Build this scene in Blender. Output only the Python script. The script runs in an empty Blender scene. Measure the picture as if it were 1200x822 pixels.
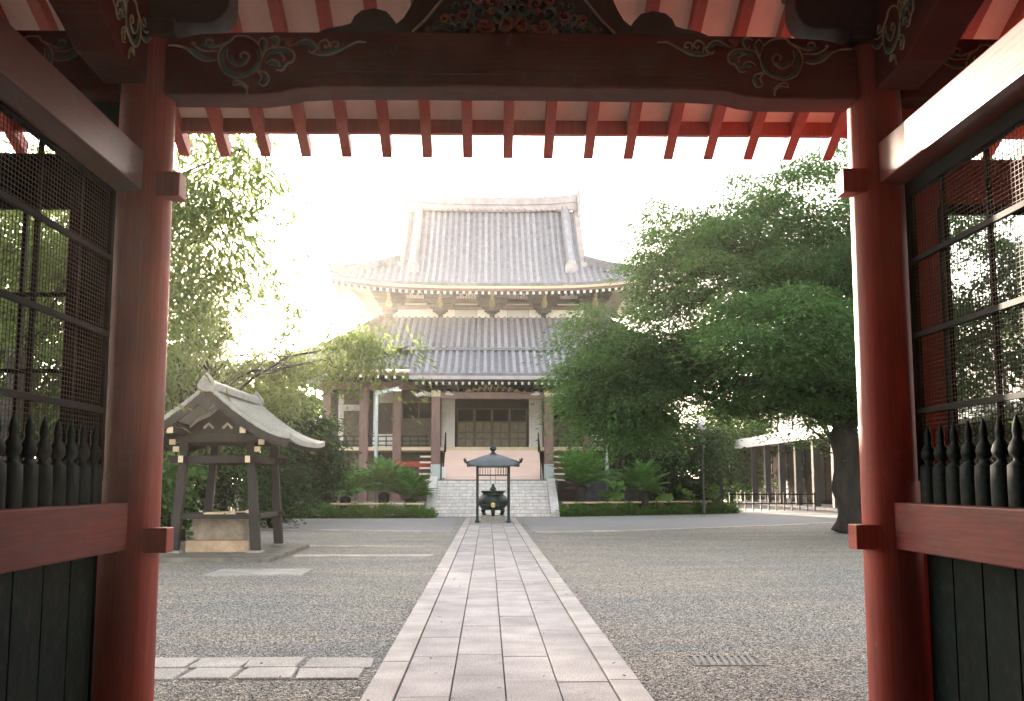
import bpy, math, random
import numpy as np
from math import sin, cos, pi, radians, atan2, sqrt

SC = bpy.context.scene
COL = SC.collection
random.seed(7)
RNG = np.random.default_rng(11)

# ------------------------------------------------------------------ camera
F_PX = 1250.0
PITCH = math.atan2(153.0, F_PX)
YAW = math.atan2(28.4, F_PX)
cam_d = bpy.data.cameras.new('camera')
cam_d.sensor_width = 36.0
cam_d.lens = 36.0 * F_PX / 1200.0
cam_d.clip_end = 2000.0
cam_d.clip_start = 0.05
cam = bpy.data.objects.new('camera', cam_d)
cam.location = (-0.145, 0.0, 1.6)
cam.rotation_euler = (pi / 2 + PITCH, 0.0, -YAW)
COL.objects.link(cam)
SC.camera = cam

# ------------------------------------------------------------------ sky, sun, exposure
SUN = np.array([-0.2174, 0.9960, 0.1358])
SUN = SUN / np.linalg.norm(SUN)
SUN_EL = math.asin(SUN[2])
SUN_AZ = math.atan2(SUN[0], SUN[1])          # from +Y towards +X
world = bpy.data.worlds.new('World')
SC.world = world
world.use_nodes = True
wn = world.node_tree
sky = wn.nodes.new('ShaderNodeTexSky')
sky.sky_type = 'NISHITA'
sky.sun_disc = False
sky.sun_elevation = SUN_EL
sky.sun_rotation = SUN_AZ
sky.altitude = 50.0
sky.air_density = 1.0
sky.dust_density = 1.2
sky.ozone_density = 0.6
bgn = wn.nodes['Background']
bgn.inputs['Strength'].default_value = 0.15
tint = wn.nodes.new('ShaderNodeMix'); tint.data_type = 'RGBA'; tint.blend_type = 'MULTIPLY'
tint.inputs['Factor'].default_value = 1.0
tint.inputs[7].default_value = (1.075, .99, .95, 1)
hs = wn.nodes.new('ShaderNodeHueSaturation'); hs.inputs['Saturation'].default_value = 0.5
wn.links.new(sky.outputs['Color'], hs.inputs['Color'])
wn.links.new(hs.outputs['Color'], tint.inputs[6])
wn.links.new(tint.outputs[2], bgn.inputs['Color'])

sun_d = bpy.data.lights.new('sun', 'SUN')
sun_d.energy = 3.6
sun_d.angle = radians(0.6)
sun_d.color = (1.0, 0.85, 0.68)
sun = bpy.data.objects.new('sun', sun_d)
from mathutils import Vector, Matrix
sun.rotation_euler = Vector(tuple(SUN)).to_track_quat('Z', 'Y').to_euler()
sun.location = (-20, 60, 30)
COL.objects.link(sun)

vs = SC.view_settings
vs.view_transform = 'Standard'
vs.look = 'None'
vs.exposure = 3.15
vs.gamma = 1.0
SC.cycles.use_denoising = True
SC.cycles.max_bounces = 8
SC.cycles.diffuse_bounces = 4
SC.cycles.glossy_bounces = 3
SC.cycles.transmission_bounces = 4
SC.cycles.volume_bounces = 0
SC.cycles.sample_clamp_indirect = 6.0
HAZE_DENSITY = 0.0003


# ------------------------------------------------------------------ helpers
class MB:
    """collects shapes of one mesh"""
    def __init__(self):
        self.v = []; self.f = []; self.mi = []

    def add(self, vs_, fs, mi=0):
        o = len(self.v)
        self.v += [tuple(map(float, p)) for p in vs_]
        for f in fs:
            self.f.append(tuple(i + o for i in f)); self.mi.append(mi)
        return self

    def box(self, x0, x1, y0, y1, z0, z1, mi=0):
        vs_ = [(x, y, z) for x in (x0, x1) for y in (y0, y1) for z in (z0, z1)]
        fs = [(0, 1, 3, 2), (4, 6, 7, 5), (0, 4, 5, 1), (2, 3, 7, 6), (0, 2, 6, 4), (1, 5, 7, 3)]
        return self.add(vs_, fs, mi)

    def bar(self, a, b, w, h, up=(0, 0, 1), mi=0):
        a = Vector(a); b = Vector(b); d = (b - a).normalized(); up = Vector(up)
        s = d.cross(up).normalized(); u = s.cross(d).normalized()
        vs_ = []
        for p in (a, b):
            for i, j in ((-1, -1), (1, -1), (1, 1), (-1, 1)):
                vs_.append(p + s * (i * w / 2) + u * (j * h / 2))
        return self.add(vs_, [(3, 2, 1, 0), (4, 5, 6, 7), (0, 1, 5, 4), (1, 2, 6, 5), (2, 3, 7, 6), (3, 0, 4, 7)], mi)

    def tube(self, pts, rad, n=8, mi=0, caps=True, flat=1.0, axis=None):
        pts = [Vector(p) for p in pts]
        if not hasattr(rad, '__len__'):
            rad = [rad] * len(pts)
        rings = []
        ref = Vector(axis) if axis else Vector((0.13, 0.21, 1.0)).normalized()
        for i, p in enumerate(pts):
            d = (pts[min(i + 1, len(pts) - 1)] - pts[max(i - 1, 0)])
            if d.length < 1e-9: d = Vector((0, 0, 1))
            d.normalize()
            r_ = ref
            if abs(d.dot(r_)) > 0.97: r_ = Vector((1, 0.1, 0)).normalized()
            s = d.cross(r_).normalized(); u = s.cross(d).normalized()
            rings.append([p + s * (cos(2 * pi * k / n) * rad[i]) + u * (sin(2 * pi * k / n) * rad[i] * flat) for k in range(n)])
        vs_ = [q for r in rings for q in r]
        fs = []
        for i in range(len(pts) - 1):
            for k in range(n):
                a = i * n + k; b = i * n + (k + 1) % n
                fs.append((a, b, b + n, a + n))
        if caps:
            fs.append(tuple(range(n - 1, -1, -1)))
            fs.append(tuple(range((len(pts) - 1) * n, len(pts) * n)))
        return self.add(vs_, fs, mi)

    def lathe(self, prof, c=(0, 0, 0), n=20, mi=0, sx=1, sy=1):
        vs_ = []; fs = []
        for r, z in prof:
            for k in range(n):
                a = 2 * pi * k / n
                vs_.append((c[0] + r * cos(a) * sx, c[1] + r * sin(a) * sy, c[2] + z))
        for i in range(len(prof) - 1):
            for k in range(n):
                a = i * n + k; b = i * n + (k + 1) % n
                fs.append((a, b, b + n, a + n))
        fs.append(tuple(range(n - 1, -1, -1)))
        fs.append(tuple(range((len(prof) - 1) * n, len(prof) * n)))
        return self.add(vs_, fs, mi)

    def prism(self, poly, axis, a0, a1, mi=0):
        """poly of (p,q): axis 'y' -> (x,z); axis 'x' -> (y,z); axis 'z' -> (x,y)"""
        n = len(poly); vs_ = []
        for a in (a0, a1):
            for p, q in poly:
                vs_.append({'y': (p, a, q), 'x': (a, p, q), 'z': (p, q, a)}[axis])
        fs = [tuple(range(n)), tuple(range(2 * n - 1, n - 1, -1))]
        for k in range(n):
            fs.append((k, n + k, n + (k + 1) % n, (k + 1) % n))
        return self.add(vs_, fs, mi)

    def grid(self, P, mi=0):
        nu = len(P); nv = len(P[0])
        return self.add([p for r in P for p in r],
                        [(i * nv + j, i * nv + j + 1, (i + 1) * nv + j + 1, (i + 1) * nv + j) for i in range(nu - 1) for j in range(nv - 1)], mi)

    def build(self, name, mats, parent=None, smooth=False, bevel=0, label=None, fixn=True):
        import bmesh
        me = bpy.data.meshes.new(name)
        me.from_pydata(self.v, [], self.f)
        if fixn:
            bm = bmesh.new(); bm.from_mesh(me)
            bmesh.ops.recalc_face_normals(bm, faces=bm.faces)
            bm.to_mesh(me); bm.free()
        if not isinstance(mats, (list, tuple)): mats = [mats]
        for m in mats: me.materials.append(m)
        me.polygons.foreach_set('material_index', self.mi)
        if smooth:
            me.polygons.foreach_set('use_smooth', [True] * len(me.polygons))
            if smooth is not True:
                me.set_sharp_from_angle(angle=radians(smooth))
        o = bpy.data.objects.new(name, me)
        COL.objects.link(o)
        if parent is not None:
            o.parent = parent
            o.location = -PO.get(parent.name, Vector((0, 0, 0))) if False else (0, 0, 0)
            wl = worldloc(parent)
            if wl.length > 0:
                me.transform(Matrix.Translation(-wl))
        if bevel:
            b = o.modifiers.new('bevel', 'BEVEL'); b.width = bevel; b.segments = 2; b.limit_method = 'ANGLE'
            b.angle_limit = radians(40)
        if label: o['label'] = label
        return o


PO = {}
def worldloc(o):
    v = Vector((0, 0, 0))
    while o is not None:
        v += o.location; o = o.parent
    return v


def tag(o, label=None, cat=None, group=None, kind=None):
    if label: o['label'] = label
    if cat: o['category'] = cat
    if group: o['group'] = group
    if kind: o['kind'] = kind
    return o


def thing(name, label, cat, loc=(0, 0, 0), group=None):
    o = bpy.data.objects.new(name, None); COL.objects.link(o)
    o.location = loc; o.empty_display_size = 0.2
    return tag(o, label, cat, group)


def structure(o):
    o['kind'] = 'structure'; return o


def dup_part(o, parent, offset=(0, 0, 0), scale=None):
    c = o.copy(); COL.objects.link(c); c.parent = parent
    c.location = o.location + Vector(offset)
    if scale: c.scale = scale
    return c


def copy_tree(o, parent=None):
    c = o.copy(); COL.objects.link(c); c.parent = parent
    for ch in list(o.children): copy_tree(ch, c)
    return c


# ------------------------------------------------------------------ materials
def mat(name, col, rough=0.6, var=0.15, scale=6.0, col2=None, bump=0.0, bscale=None, metal=0.0, coat=0.0, spec=0.5, stretch=(1, 1, 1), detail=5.0, dirt=0.0, grain=None, isl=0.0):
    m = bpy.data.materials.new(name); m.use_nodes = True
    t = m.node_tree; n = t.nodes; L = t.links
    b = n['Principled BSDF']
    b.inputs['Roughness'].default_value = rough
    b.inputs['Metallic'].default_value = metal
    b.inputs['Specular IOR Level'].default_value = spec
    if coat:
        b.inputs['Coat Weight'].default_value = coat; b.inputs['Coat Roughness'].default_value = 0.28
    tc = n.new('ShaderNodeTexCoord'); mp = n.new('ShaderNodeMapping')
    mp.inputs['Scale'].default_value = stretch
    L.new(tc.outputs['Object'], mp.inputs['Vector'])
    nz = n.new('ShaderNodeTexNoise'); nz.inputs['Scale'].default_value = scale; nz.inputs['Detail'].default_value = detail
    nz.inputs['Roughness'].default_value = 0.65
    L.new(mp.outputs[0], nz.inputs['Vector'])
    r = n.new('ShaderNodeValToRGB')
    c2 = col2 or tuple(c * (1 - var * 1.6) for c in col)
    c1 = tuple(min(1, c * (1 + var)) for c in col)
    r.color_ramp.elements[0].position = 0.32; r.color_ramp.elements[1].position = 0.68
    r.color_ramp.elements[0].color = (*c2, 1); r.color_ramp.elements[1].color = (*c1, 1)
    L.new(nz.outputs['Fac'], r.inputs['Fac'])
    src = r.outputs['Color']
    if dirt:
        n2 = n.new('ShaderNodeTexNoise'); n2.inputs['Scale'].default_value = scale * 4.3; n2.inputs['Detail'].default_value = 8
        L.new(mp.outputs[0], n2.inputs['Vector'])
        r2 = n.new('ShaderNodeValToRGB'); r2.color_ramp.elements[0].position = 0.52; r2.color_ramp.elements[1].position = 0.7
        r2.color_ramp.elements[0].color = (0, 0, 0, 1); r2.color_ramp.elements[1].color = (dirt, dirt, dirt, 1)
        L.new(n2.outputs['Fac'], r2.inputs['Fac'])
        mx = n.new('ShaderNodeMix'); mx.data_type = 'RGBA'
        L.new(r2.outputs['Color'], mx.inputs['Factor']); L.new(src, mx.inputs[6])
        mx.inputs[7].default_value = (col[0] * .45 + .05, col[1] * .45 + .05, col[2] * .45 + .045, 1)
        src = mx.outputs[2]
    hgt = None
    if grain:
        mg = n.new('ShaderNodeMapping'); mg.inputs['Scale'].default_value = grain
        L.new(tc.outputs['Object'], mg.inputs['Vector'])
        ng = n.new('ShaderNodeTexNoise'); ng.inputs['Scale'].default_value = 1.0; ng.inputs['Detail'].default_value = 7; ng.inputs['Roughness'].default_value = .7
        L.new(mg.outputs[0], ng.inputs['Vector'])
        rg_ = n.new('ShaderNodeValToRGB'); rg_.color_ramp.elements[0].position = .33; rg_.color_ramp.elements[1].position = .62
        rg_.color_ramp.elements[0].color = (.70, .68, .68, 1); rg_.color_ramp.elements[1].color = (1.06, 1.06, 1.06, 1)
        L.new(ng.outputs['Fac'], rg_.inputs['Fac'])
        mx = n.new('ShaderNodeMix'); mx.data_type = 'RGBA'; mx.blend_type = 'MULTIPLY'; mx.inputs['Factor'].default_value = 1
        L.new(src, mx.inputs[6]); L.new(rg_.outputs['Color'], mx.inputs[7]); src = mx.outputs[2]
        # worn, faded spots
        nw = n.new('ShaderNodeTexNoise'); nw.inputs['Scale'].default_value = 5.5; nw.inputs['Detail'].default_value = 9; nw.inputs['Roughness'].default_value = .75
        L.new(tc.outputs['Object'], nw.inputs['Vector'])
        rw = n.new('ShaderNodeValToRGB'); rw.color_ramp.elements[0].position = .60; rw.color_ramp.elements[1].position = .72
        rw.color_ramp.elements[0].color = (0, 0, 0, 1); rw.color_ramp.elements[1].color = (.55, .55, .55, 1)
        L.new(nw.outputs['Fac'], rw.inputs['Fac'])
        mx = n.new('ShaderNodeMix'); mx.data_type = 'RGBA'
        L.new(rw.outputs['Color'], mx.inputs['Factor']); L.new(src, mx.inputs[6])
        mx.inputs[7].default_value = (col[0] * .9 + .07, col[1] * 1.1 + .075, col[2] * 1.1 + .065, 1)
        src = mx.outputs[2]; hgt = ng.outputs['Fac']
    if isl:
        gi = n.new('ShaderNodeNewGeometry'); mr = n.new('ShaderNodeMapRange')
        mr.inputs['To Min'].default_value = 1 - isl; mr.inputs['To Max'].default_value = 1 + isl * .7
        L.new(gi.outputs['Random Per Island'], mr.inputs['Value'])
        vm = n.new('ShaderNodeVectorMath'); vm.operation = 'SCALE'
        L.new(src, vm.inputs[0]); L.new(mr.outputs[0], vm.inputs['Scale']); src = vm.outputs[0]
    L.new(src, b.inputs['Base Color'])
    if hgt is not None:
        bg2 = n.new('ShaderNodeBump'); bg2.inputs['Strength'].default_value = .35; bg2.inputs['Distance'].default_value = .004
        L.new(hgt, bg2.inputs['Height']); L.new(bg2.outputs[0], b.inputs['Normal'])
        bump = 0
    rr = n.new('ShaderNodeMapRange'); rr.inputs['To Min'].default_value = max(0, rough - .1); rr.inputs['To Max'].default_value = min(1, rough + .12)
    L.new(nz.outputs['Fac'], rr.inputs['Value']); L.new(rr.outputs[0], b.inputs['Roughness'])
    if bump:
        nb = n.new('ShaderNodeTexNoise'); nb.inputs['Scale'].default_value = bscale or scale * 5; nb.inputs['Detail'].default_value = 6
        L.new(mp.outputs[0], nb.inputs['Vector'])
        bp = n.new('ShaderNodeBump'); bp.inputs['Strength'].default_value = bump; bp.inputs['Distance'].default_value = 0.02
        L.new(nb.outputs['Fac'], bp.inputs['Height']); L.new(bp.outputs[0], b.inputs['Normal'])
    return m


def leaf_mat(name, dark, light, trans, tfac=0.45):
    m = bpy.data.materials.new(name); m.use_nodes = True
    t = m.node_tree; n = t.nodes; L = t.links
    out = n['Material Output']; b = n['Principled BSDF']
    b.inputs['Roughness'].default_value = 0.6; b.inputs['Specular IOR Level'].default_value = 0.2
    g = n.new('ShaderNodeNewGeometry')
    tc = n.new('ShaderNodeTexCoord'); nz = n.new('ShaderNodeTexNoise'); nz.inputs['Scale'].default_value = 0.7; nz.inputs['Detail'].default_value = 3
    L.new(tc.outputs['Object'], nz.inputs['Vector'])
    ma = n.new('ShaderNodeMath'); ma.operation = 'MULTIPLY_ADD'; ma.inputs[1].default_value = 0.55
    L.new(g.outputs['Random Per Island'], ma.inputs[0])
    mb_ = n.new('ShaderNodeMath'); mb_.operation = 'MULTIPLY'; mb_.inputs[1].default_value = 0.6
    L.new(nz.outputs['Fac'], mb_.inputs[0]); L.new(mb_.outputs[0], ma.inputs[2])
    r = n.new('ShaderNodeValToRGB'); r.color_ramp.elements[0].color = (*dark, 1); r.color_ramp.elements[1].color = (*light, 1)
    r.color_ramp.elements[0].position = 0.25; r.color_ramp.elements[1].position = 0.85
    L.new(ma.outputs[0], r.inputs['Fac']); L.new(r.outputs[0], b.inputs['Base Color'])
    tr = n.new('ShaderNodeBsdfTranslucent')
    mx = n.new('ShaderNodeMix'); mx.data_type = 'RGBA'; mx.blend_type = 'MULTIPLY'; mx.inputs['Factor'].default_value = 0.0
    L.new(r.outputs[0], mx.inputs[6])
    r2 = n.new('ShaderNodeValToRGB'); r2.color_ramp.elements[0].color = (*[c * .6 for c in trans], 1); r2.color_ramp.elements[1].color = (*trans, 1)
    L.new(ma.outputs[0], r2.inputs['Fac']); L.new(r2.outputs[0], tr.inputs['Color'])
    ms = n.new('ShaderNodeMixShader'); ms.inputs[0].default_value = tfac
    L.new(b.outputs[0], ms.inputs[1]); L.new(tr.outputs[0], ms.inputs[2]); L.new(ms.outputs[0], out.inputs['Surface'])
    return m


M = {}
M['red'] = mat('red_lacquer', (.44, .066, .042), .5, .18, 2.2, stretch=(1, 1, .35), dirt=.4, spec=.28, grain=(55, 55, 1.6))
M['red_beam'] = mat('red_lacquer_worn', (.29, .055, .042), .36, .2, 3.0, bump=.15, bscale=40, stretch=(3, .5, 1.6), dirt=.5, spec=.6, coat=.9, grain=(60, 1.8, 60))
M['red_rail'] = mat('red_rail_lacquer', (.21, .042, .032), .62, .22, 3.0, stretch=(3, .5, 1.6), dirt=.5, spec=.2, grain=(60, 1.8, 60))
M['red_beam_shaded'] = mat('red_beam_worn_shaded', (.17, .036, .028), .5, .25, 3.0, stretch=(3, .5, 1.6), dirt=.6, spec=.3, coat=.22, grain=(60, 1.8, 60))  # left beam's darker copy of the worn lacquer, its shade in the colour
M['shaded_red'] = mat('shaded_red_lacquer', (.13, .020, .015), .65, .25, 2.0, dirt=.3, spec=.12, grain=(2.2, 40, 60))  # the gate red with the lintel's shadow put into a darker base
M['soffit'] = mat('pink_soffit_boards', (.86, .62, .50), .75, .1, 3.0, stretch=(1, .4, 1))
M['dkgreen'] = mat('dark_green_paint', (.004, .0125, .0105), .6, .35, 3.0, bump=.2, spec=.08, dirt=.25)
M['blackred'] = mat('black_red_wood', (.045, .020, .016), .5, .3, 2.5, bump=.1)  # very dark red-brown wood
M['iron'] = mat('dark_iron', (.018, .018, .016), .7, .25, 9, spec=.12)
M['wire'] = mat('weathered_wire', (.06, .043, .024), .6, .25, 9, spec=.15)
M['gilt'] = mat('dull_gilt', (.42, .33, .19), .5, .3, 14, spec=.4)
M['teal'] = mat('teal_pigment', (.055, .115, .095), .6, .35, 18)
M['orange'] = mat('faded_orange_pigment', (.27, .095, .055), .6, .3, 18)
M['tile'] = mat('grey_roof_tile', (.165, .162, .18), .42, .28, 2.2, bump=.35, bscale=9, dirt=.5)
M['tile_round'] = mat('round_cover_tile', (.30, .295, .315), .42, .16, 2.6, bump=.25, bscale=9, dirt=.5, isl=.2)  # paler than the pans: weathered tone, plus rib shading put into the colour
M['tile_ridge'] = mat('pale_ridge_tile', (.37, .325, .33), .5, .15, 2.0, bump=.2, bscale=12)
M['copper'] = mat('bronze_green_copper', (.075, .098, .105), .45, .2, 3.0, metal=.25, dirt=.3)
M['shingle'] = mat('weathered_copper_shingle', (.27, .275, .245), .42, .22, 5.0, bump=.3, bscale=14)
M['brown'] = mat('brown_painted_wood', (.17, .098, .08), .55, .18, 2.2, bump=.1, stretch=(1, 1, .3))
M['dkwood'] = mat('old_dark_wood', (.022, .0165, .012), .7, .3, 4.0, bump=.25, stretch=(1, 1, .25))
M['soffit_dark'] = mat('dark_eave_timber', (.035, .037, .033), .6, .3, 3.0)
M['cream'] = mat('cream_timber', (.62, .50, .33), .6, .08, 4.0)
M['plaster'] = mat('white_plaster', (.83, .78, .72), .8, .05, 1.5)
M['pinkstep'] = mat('pale_pink_timber', (.80, .60, .52), .6, .05, 3.0, stretch=(.2, 1, 1))
M['panel'] = mat('olive_brown_panel', (.13, .105, .07), .6, .2, 4.0)
M['darkglass'] = mat('dark_window_glass', (.012, .015, .014), .6, .2, 2.0, spec=.06)
M['stone'] = mat('pale_granite', (.58, .55, .52), .75, .12, 3.0, bump=.3, bscale=60, dirt=.35)
M['stone2'] = mat('grey_stone', (.26, .245, .225), .8, .2, 3.0, bump=.35, bscale=40, dirt=.4)
M['step'] = mat('weathered_step_stone', (.70, .665, .64), .8, .15, 4.0, bump=.2, bscale=30, dirt=.55)
M['tan'] = mat('tan_stone', (.40, .29, .19), .75, .2, 4.0, bump=.3, bscale=30, dirt=.4)
M['platform'] = mat('worn_brown_grey_stone', (.17, .15, .12), .8, .3, 2.0, bump=.3, bscale=25, dirt=.5)
M['trough'] = mat('brown_grey_basin_stone', (.25, .20, .15), .75, .25, 4.0, bump=.3, bscale=25, dirt=.5)
M['panel_light'] = mat('weathered_door_inset', (.21, .175, .115), .6, .2, 4.0)
M['bronze'] = mat('dark_green_bronze', (.028, .042, .038), .42, .3, 5.0, metal=.5)
M['gold'] = mat('gold_leaf', (.60, .42, .17), .4, .15, 6.0, metal=.15)
M['steel'] = mat('galvanised_steel', (.38, .42, .42), .45, .1, 5.0, metal=.5)
M['white'] = mat('white_paint', (.78, .77, .74), .5, .05, 3.0)
M['lampglass'] = mat('opal_globe', (.88, .84, .78), .3, .04, 4.0)
M['bark'] = mat('dark_bark', (.034, .027, .021), .85, .35, 5.0, bump=.8, bscale=18, stretch=(1, 1, .3))
M['bamboo'] = mat('pale_bamboo', (.52, .40, .24), .5, .12, 5.0)
M['dkwall'] = mat('dark_stone_wall', (.075, .078, .075), .8, .3, 3.0, bump=.4, bscale=12)
M['column'] = mat('blue_grey_steel_column', (.05, .06, .06), .45, .12, 3.0)
M['facade'] = mat('dark_facade', (.018, .017, .015), .9, .25, 2.0, spec=.02)
M['pale_wall'] = mat('pale_upper_wall', (.55, .51, .48), .7, .06, 1.0)
M['terracotta'] = mat('brown_glazed_pot', (.14, .085, .06), .35, .2, 4.0)
M['leafA'] = leaf_mat('zelkova_leaf', (.010, .036, .016), (.078, .165, .050), (.16, .32, .065), .42)
M['leafB'] = leaf_mat('willow_green_leaf', (.034, .070, .026), (.090, .135, .045), (.28, .36, .09), .5)
M['leafC'] = leaf_mat('dark_evergreen_leaf', (.014, .034, .018), (.042, .075, .030), (.10, .16, .04), .30)
M['leafD'] = leaf_mat('cycad_frond', (.04, .12, .035), (.13, .27, .06), (.2, .38, .07), .3)
M['leafE'] = leaf_mat('bright_lotus_leaf', (.09, .19, .05), (.17, .30, .08), (.25, .42, .08), .4)
M['cover'] = leaf_mat('ground_cover_leaf', (.04, .10, .022), (.11, .21, .045), (.2, .34, .06), .35)


def gravel_mat():
    m = bpy.data.materials.new('grey_gravel'); m.use_nodes = True
    t = m.node_tree; n = t.nodes; L = t.links; b = n['Principled BSDF']
    tc = n.new('ShaderNodeTexCoord')
    v = n.new('ShaderNodeTexVoronoi'); v.inputs['Scale'].default_value = 60.0
    L.new(tc.outputs['Object'], v.inputs['Vector'])
    sp = n.new('ShaderNodeSeparateColor'); L.new(v.outputs['Color'], sp.inputs[0])
    r = n.new('ShaderNodeValToRGB')
    r.color_ramp.elements[0].color = (.026, .027, .027, 1); r.color_ramp.elements[1].color = (.60, .57, .53, 1)
    e = r.color_ramp.elements.new(.5); e.color = (.155, .155, .147, 1)
    L.new(sp.outputs[0], r.inputs['Fac'])
    mpn = n.new('ShaderNodeMapping'); mpn.inputs['Scale'].default_value = (.45, 1.5, 1)
    L.new(tc.outputs['Object'], mpn.inputs['Vector'])
    n1 = n.new('ShaderNodeTexNoise'); n1.inputs['Scale'].default_value = .55; n1.inputs['Detail'].default_value = 6
    n1.inputs['Roughness'].default_value = .65
    L.new(mpn.outputs[0], n1.inputs['Vector'])
    r1 = n.new('ShaderNodeValToRGB'); r1.color_ramp.elements[0].position = .36; r1.color_ramp.elements[1].position = .66
    r1.color_ramp.elements[0].color = (.82, .85, .84, 1); r1.color_ramp.elements[1].color = (1.3, 1.13, .93, 1)
    L.new(n1.outputs['Fac'], r1.inputs['Fac'])
    mx = n.new('ShaderNodeMix'); mx.data_type = 'RGBA'; mx.blend_type = 'MULTIPLY'; mx.inputs['Factor'].default_value = 1
    L.new(r.outputs[0], mx.inputs[6]); L.new(r1.outputs[0], mx.inputs[7])
    L.new(mx.outputs[2], b.inputs['Base Color'])
    b.inputs['Roughness'].default_value = .75
    v2 = n.new('ShaderNodeTexVoronoi'); v2.inputs['Scale'].default_value = 60.0
    L.new(tc.outputs['Object'], v2.inputs['Vector'])
    n2 = n.new('ShaderNodeTexNoise'); n2.inputs['Scale'].default_value = 9; n2.inputs['Detail'].default_value = 4
    L.new(tc.outputs['Object'], n2.inputs['Vector'])
    bp = n.new('ShaderNodeBump'); bp.inputs['Strength'].default_value = 1.0; bp.inputs['Distance'].default_value = .018; bp.invert = True
    L.new(v2.outputs['Distance'], bp.inputs['Height'])
    bp2 = n.new('ShaderNodeBump'); bp2.inputs['Strength'].default_value = .5; bp2.inputs['Distance'].default_value = .05
    L.new(n2.outputs['Fac'], bp2.inputs['Height']); L.new(bp.outputs[0], bp2.inputs['Normal'])
    L.new(bp2.outputs[0], b.inputs['Normal'])
    return m


def slab_mat(name, ca, cb, speck=.5):
    """speckled granite, each slab its own tone"""
    m = bpy.data.materials.new(name); m.use_nodes = True
    t = m.node_tree; n = t.nodes; L = t.links; b = n['Principled BSDF']
    g = n.new('ShaderNodeNewGeometry'); tc = n.new('ShaderNodeTexCoord')
    r = n.new('ShaderNodeValToRGB'); r.color_ramp.elements[0].color = (*ca, 1); r.color_ramp.elements[1].color = (*cb, 1)
    L.new(g.outputs['Random Per Island'], r.inputs['Fac'])
    nz = n.new('ShaderNodeTexNoise'); nz.inputs['Scale'].default_value = 85; nz.inputs['Detail'].default_value = 3
    L.new(tc.outputs['Object'], nz.inputs['Vector'])
    r1 = n.new('ShaderNodeValToRGB'); r1.color_ramp.elements[0].position = .40; r1.color_ramp.elements[1].position = .58
    r1.color_ramp.elements[0].color = (speck, speck, speck, 1); r1.color_ramp.elements[1].color = (1.08, 1.08, 1.08, 1)
    L.new(nz.outputs['Fac'], r1.inputs['Fac'])
    n3 = n.new('ShaderNodeTexNoise'); n3.inputs['Scale'].default_value = 2.2; n3.inputs['Detail'].default_value = 7
    L.new(tc.outputs['Object'], n3.inputs['Vector'])
    r3 = n.new('ShaderNodeValToRGB'); r3.color_ramp.elements[0].position = .3; r3.color_ramp.elements[1].position = .7
    r3.color_ramp.elements[0].color = (.70, .68, .66, 1); r3.color_ramp.elements[1].color = (1.1, 1.08, 1.06, 1)
    L.new(n3.outputs['Fac'], r3.inputs['Fac'])
    prev = r.outputs[0]
    for q in (r1, r3):
        mx = n.new('ShaderNodeMix'); mx.data_type = 'RGBA'; mx.blend_type = 'MULTIPLY'; mx.inputs['Factor'].default_value = 1
        L.new(prev, mx.inputs[6]); L.new(q.outputs[0], mx.inputs[7]); prev = mx.outputs[2]
    L.new(prev, b.inputs['Base Color'])
    b.inputs['Roughness'].default_value = .68
    bp = n.new('ShaderNodeBump'); bp.inputs['Strength'].default_value = .35; bp.inputs['Distance'].default_value = .006
    L.new(nz.outputs['Fac'], bp.inputs['Height'])
    bp2 = n.new('ShaderNodeBump'); bp2.inputs['Strength'].default_value = .3; bp2.inputs['Distance'].default_value = .03
    L.new(n3.outputs['Fac'], bp2.inputs['Height']); L.new(bp.outputs[0], bp2.inputs['Normal']); L.new(bp2.outputs[0], b.inputs['Normal'])
    return m


M['gravel'] = gravel_mat()
M['slab'] = slab_mat('granite_paving', (.35, .32, .315), (.49, .445, .435), .55)
M['kerb'] = slab_mat('granite_kerb', (.41, .375, .355), (.51, .46, .435), .65)
M['cobble'] = slab_mat('pale_kerb_block', (.38, .36, .33), (.55, .51, .46), .5)
M['asphalt'] = mat('grey_asphalt', (.225, .213, .20), .8, .12, 2.0, bump=.3, bscale=80)


# ------------------------------------------------------------------ ground and paving
g = MB().box(-170, 170, -60, 260, -.4, 0).build('ground', M['gravel']); structure(g)
# far paved court: from the pale kerb line to the hall
pv = MB()
kr = [(1.3, 33.6), (4.0, 34.6), (7.5, 36.6), (11.0, 39.2), (14.5, 42.3), (20, 47.5), (30, 56)]
kl = [(-1.3, 34.2), (-4, 34.9), (-8, 36.4), (-14, 39), (-24, 44)]
pv.add([(x, y, .004) for x, y in kr] + [(30, 62, .004), (1.3, 62, .004)], [tuple(range(9))])
pv.add([(x, y, .004) for x, y in kl][::-1] + [(-1.3, 62, .004), (-24, 62, .004)][::1], [tuple(range(7))])
structure(pv.build('pavement', M['asphalt']))


def strip_blocks(pts, w, seg, z1, jitter=.0):
    """row of kerb blocks along a polyline"""
    mb = MB()
    for (a, b) in zip(pts[:-1], pts[1:]):
        a = Vector((*a, 0)); b = Vector((*b, 0)); d = b - a; ln = d.length; d.normalize()
        k = max(1, round(ln / seg)); s = ln / k; nrm = Vector((-d.y, d.x, 0))
        for i in range(k):
            p0 = a + d * (i * s + .006); p1 = a + d * ((i + 1) * s - .006)
            vs_ = []
            zz = z1 + random.uniform(-1, 1) * jitter
            for z in (-.05, zz):
                for p, q in ((p0, -1), (p1, -1), (p1, 1), (p0, 1)):
                    o = p + nrm * (q * w / 2); vs_.append((o.x, o.y, z))
            mb.add(vs_, [(3, 2, 1, 0), (4, 5, 6, 7), (0, 1, 5, 4), (1, 2, 6, 5), (2, 3, 7, 6), (3, 0, 4, 7)])
    return mb


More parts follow.
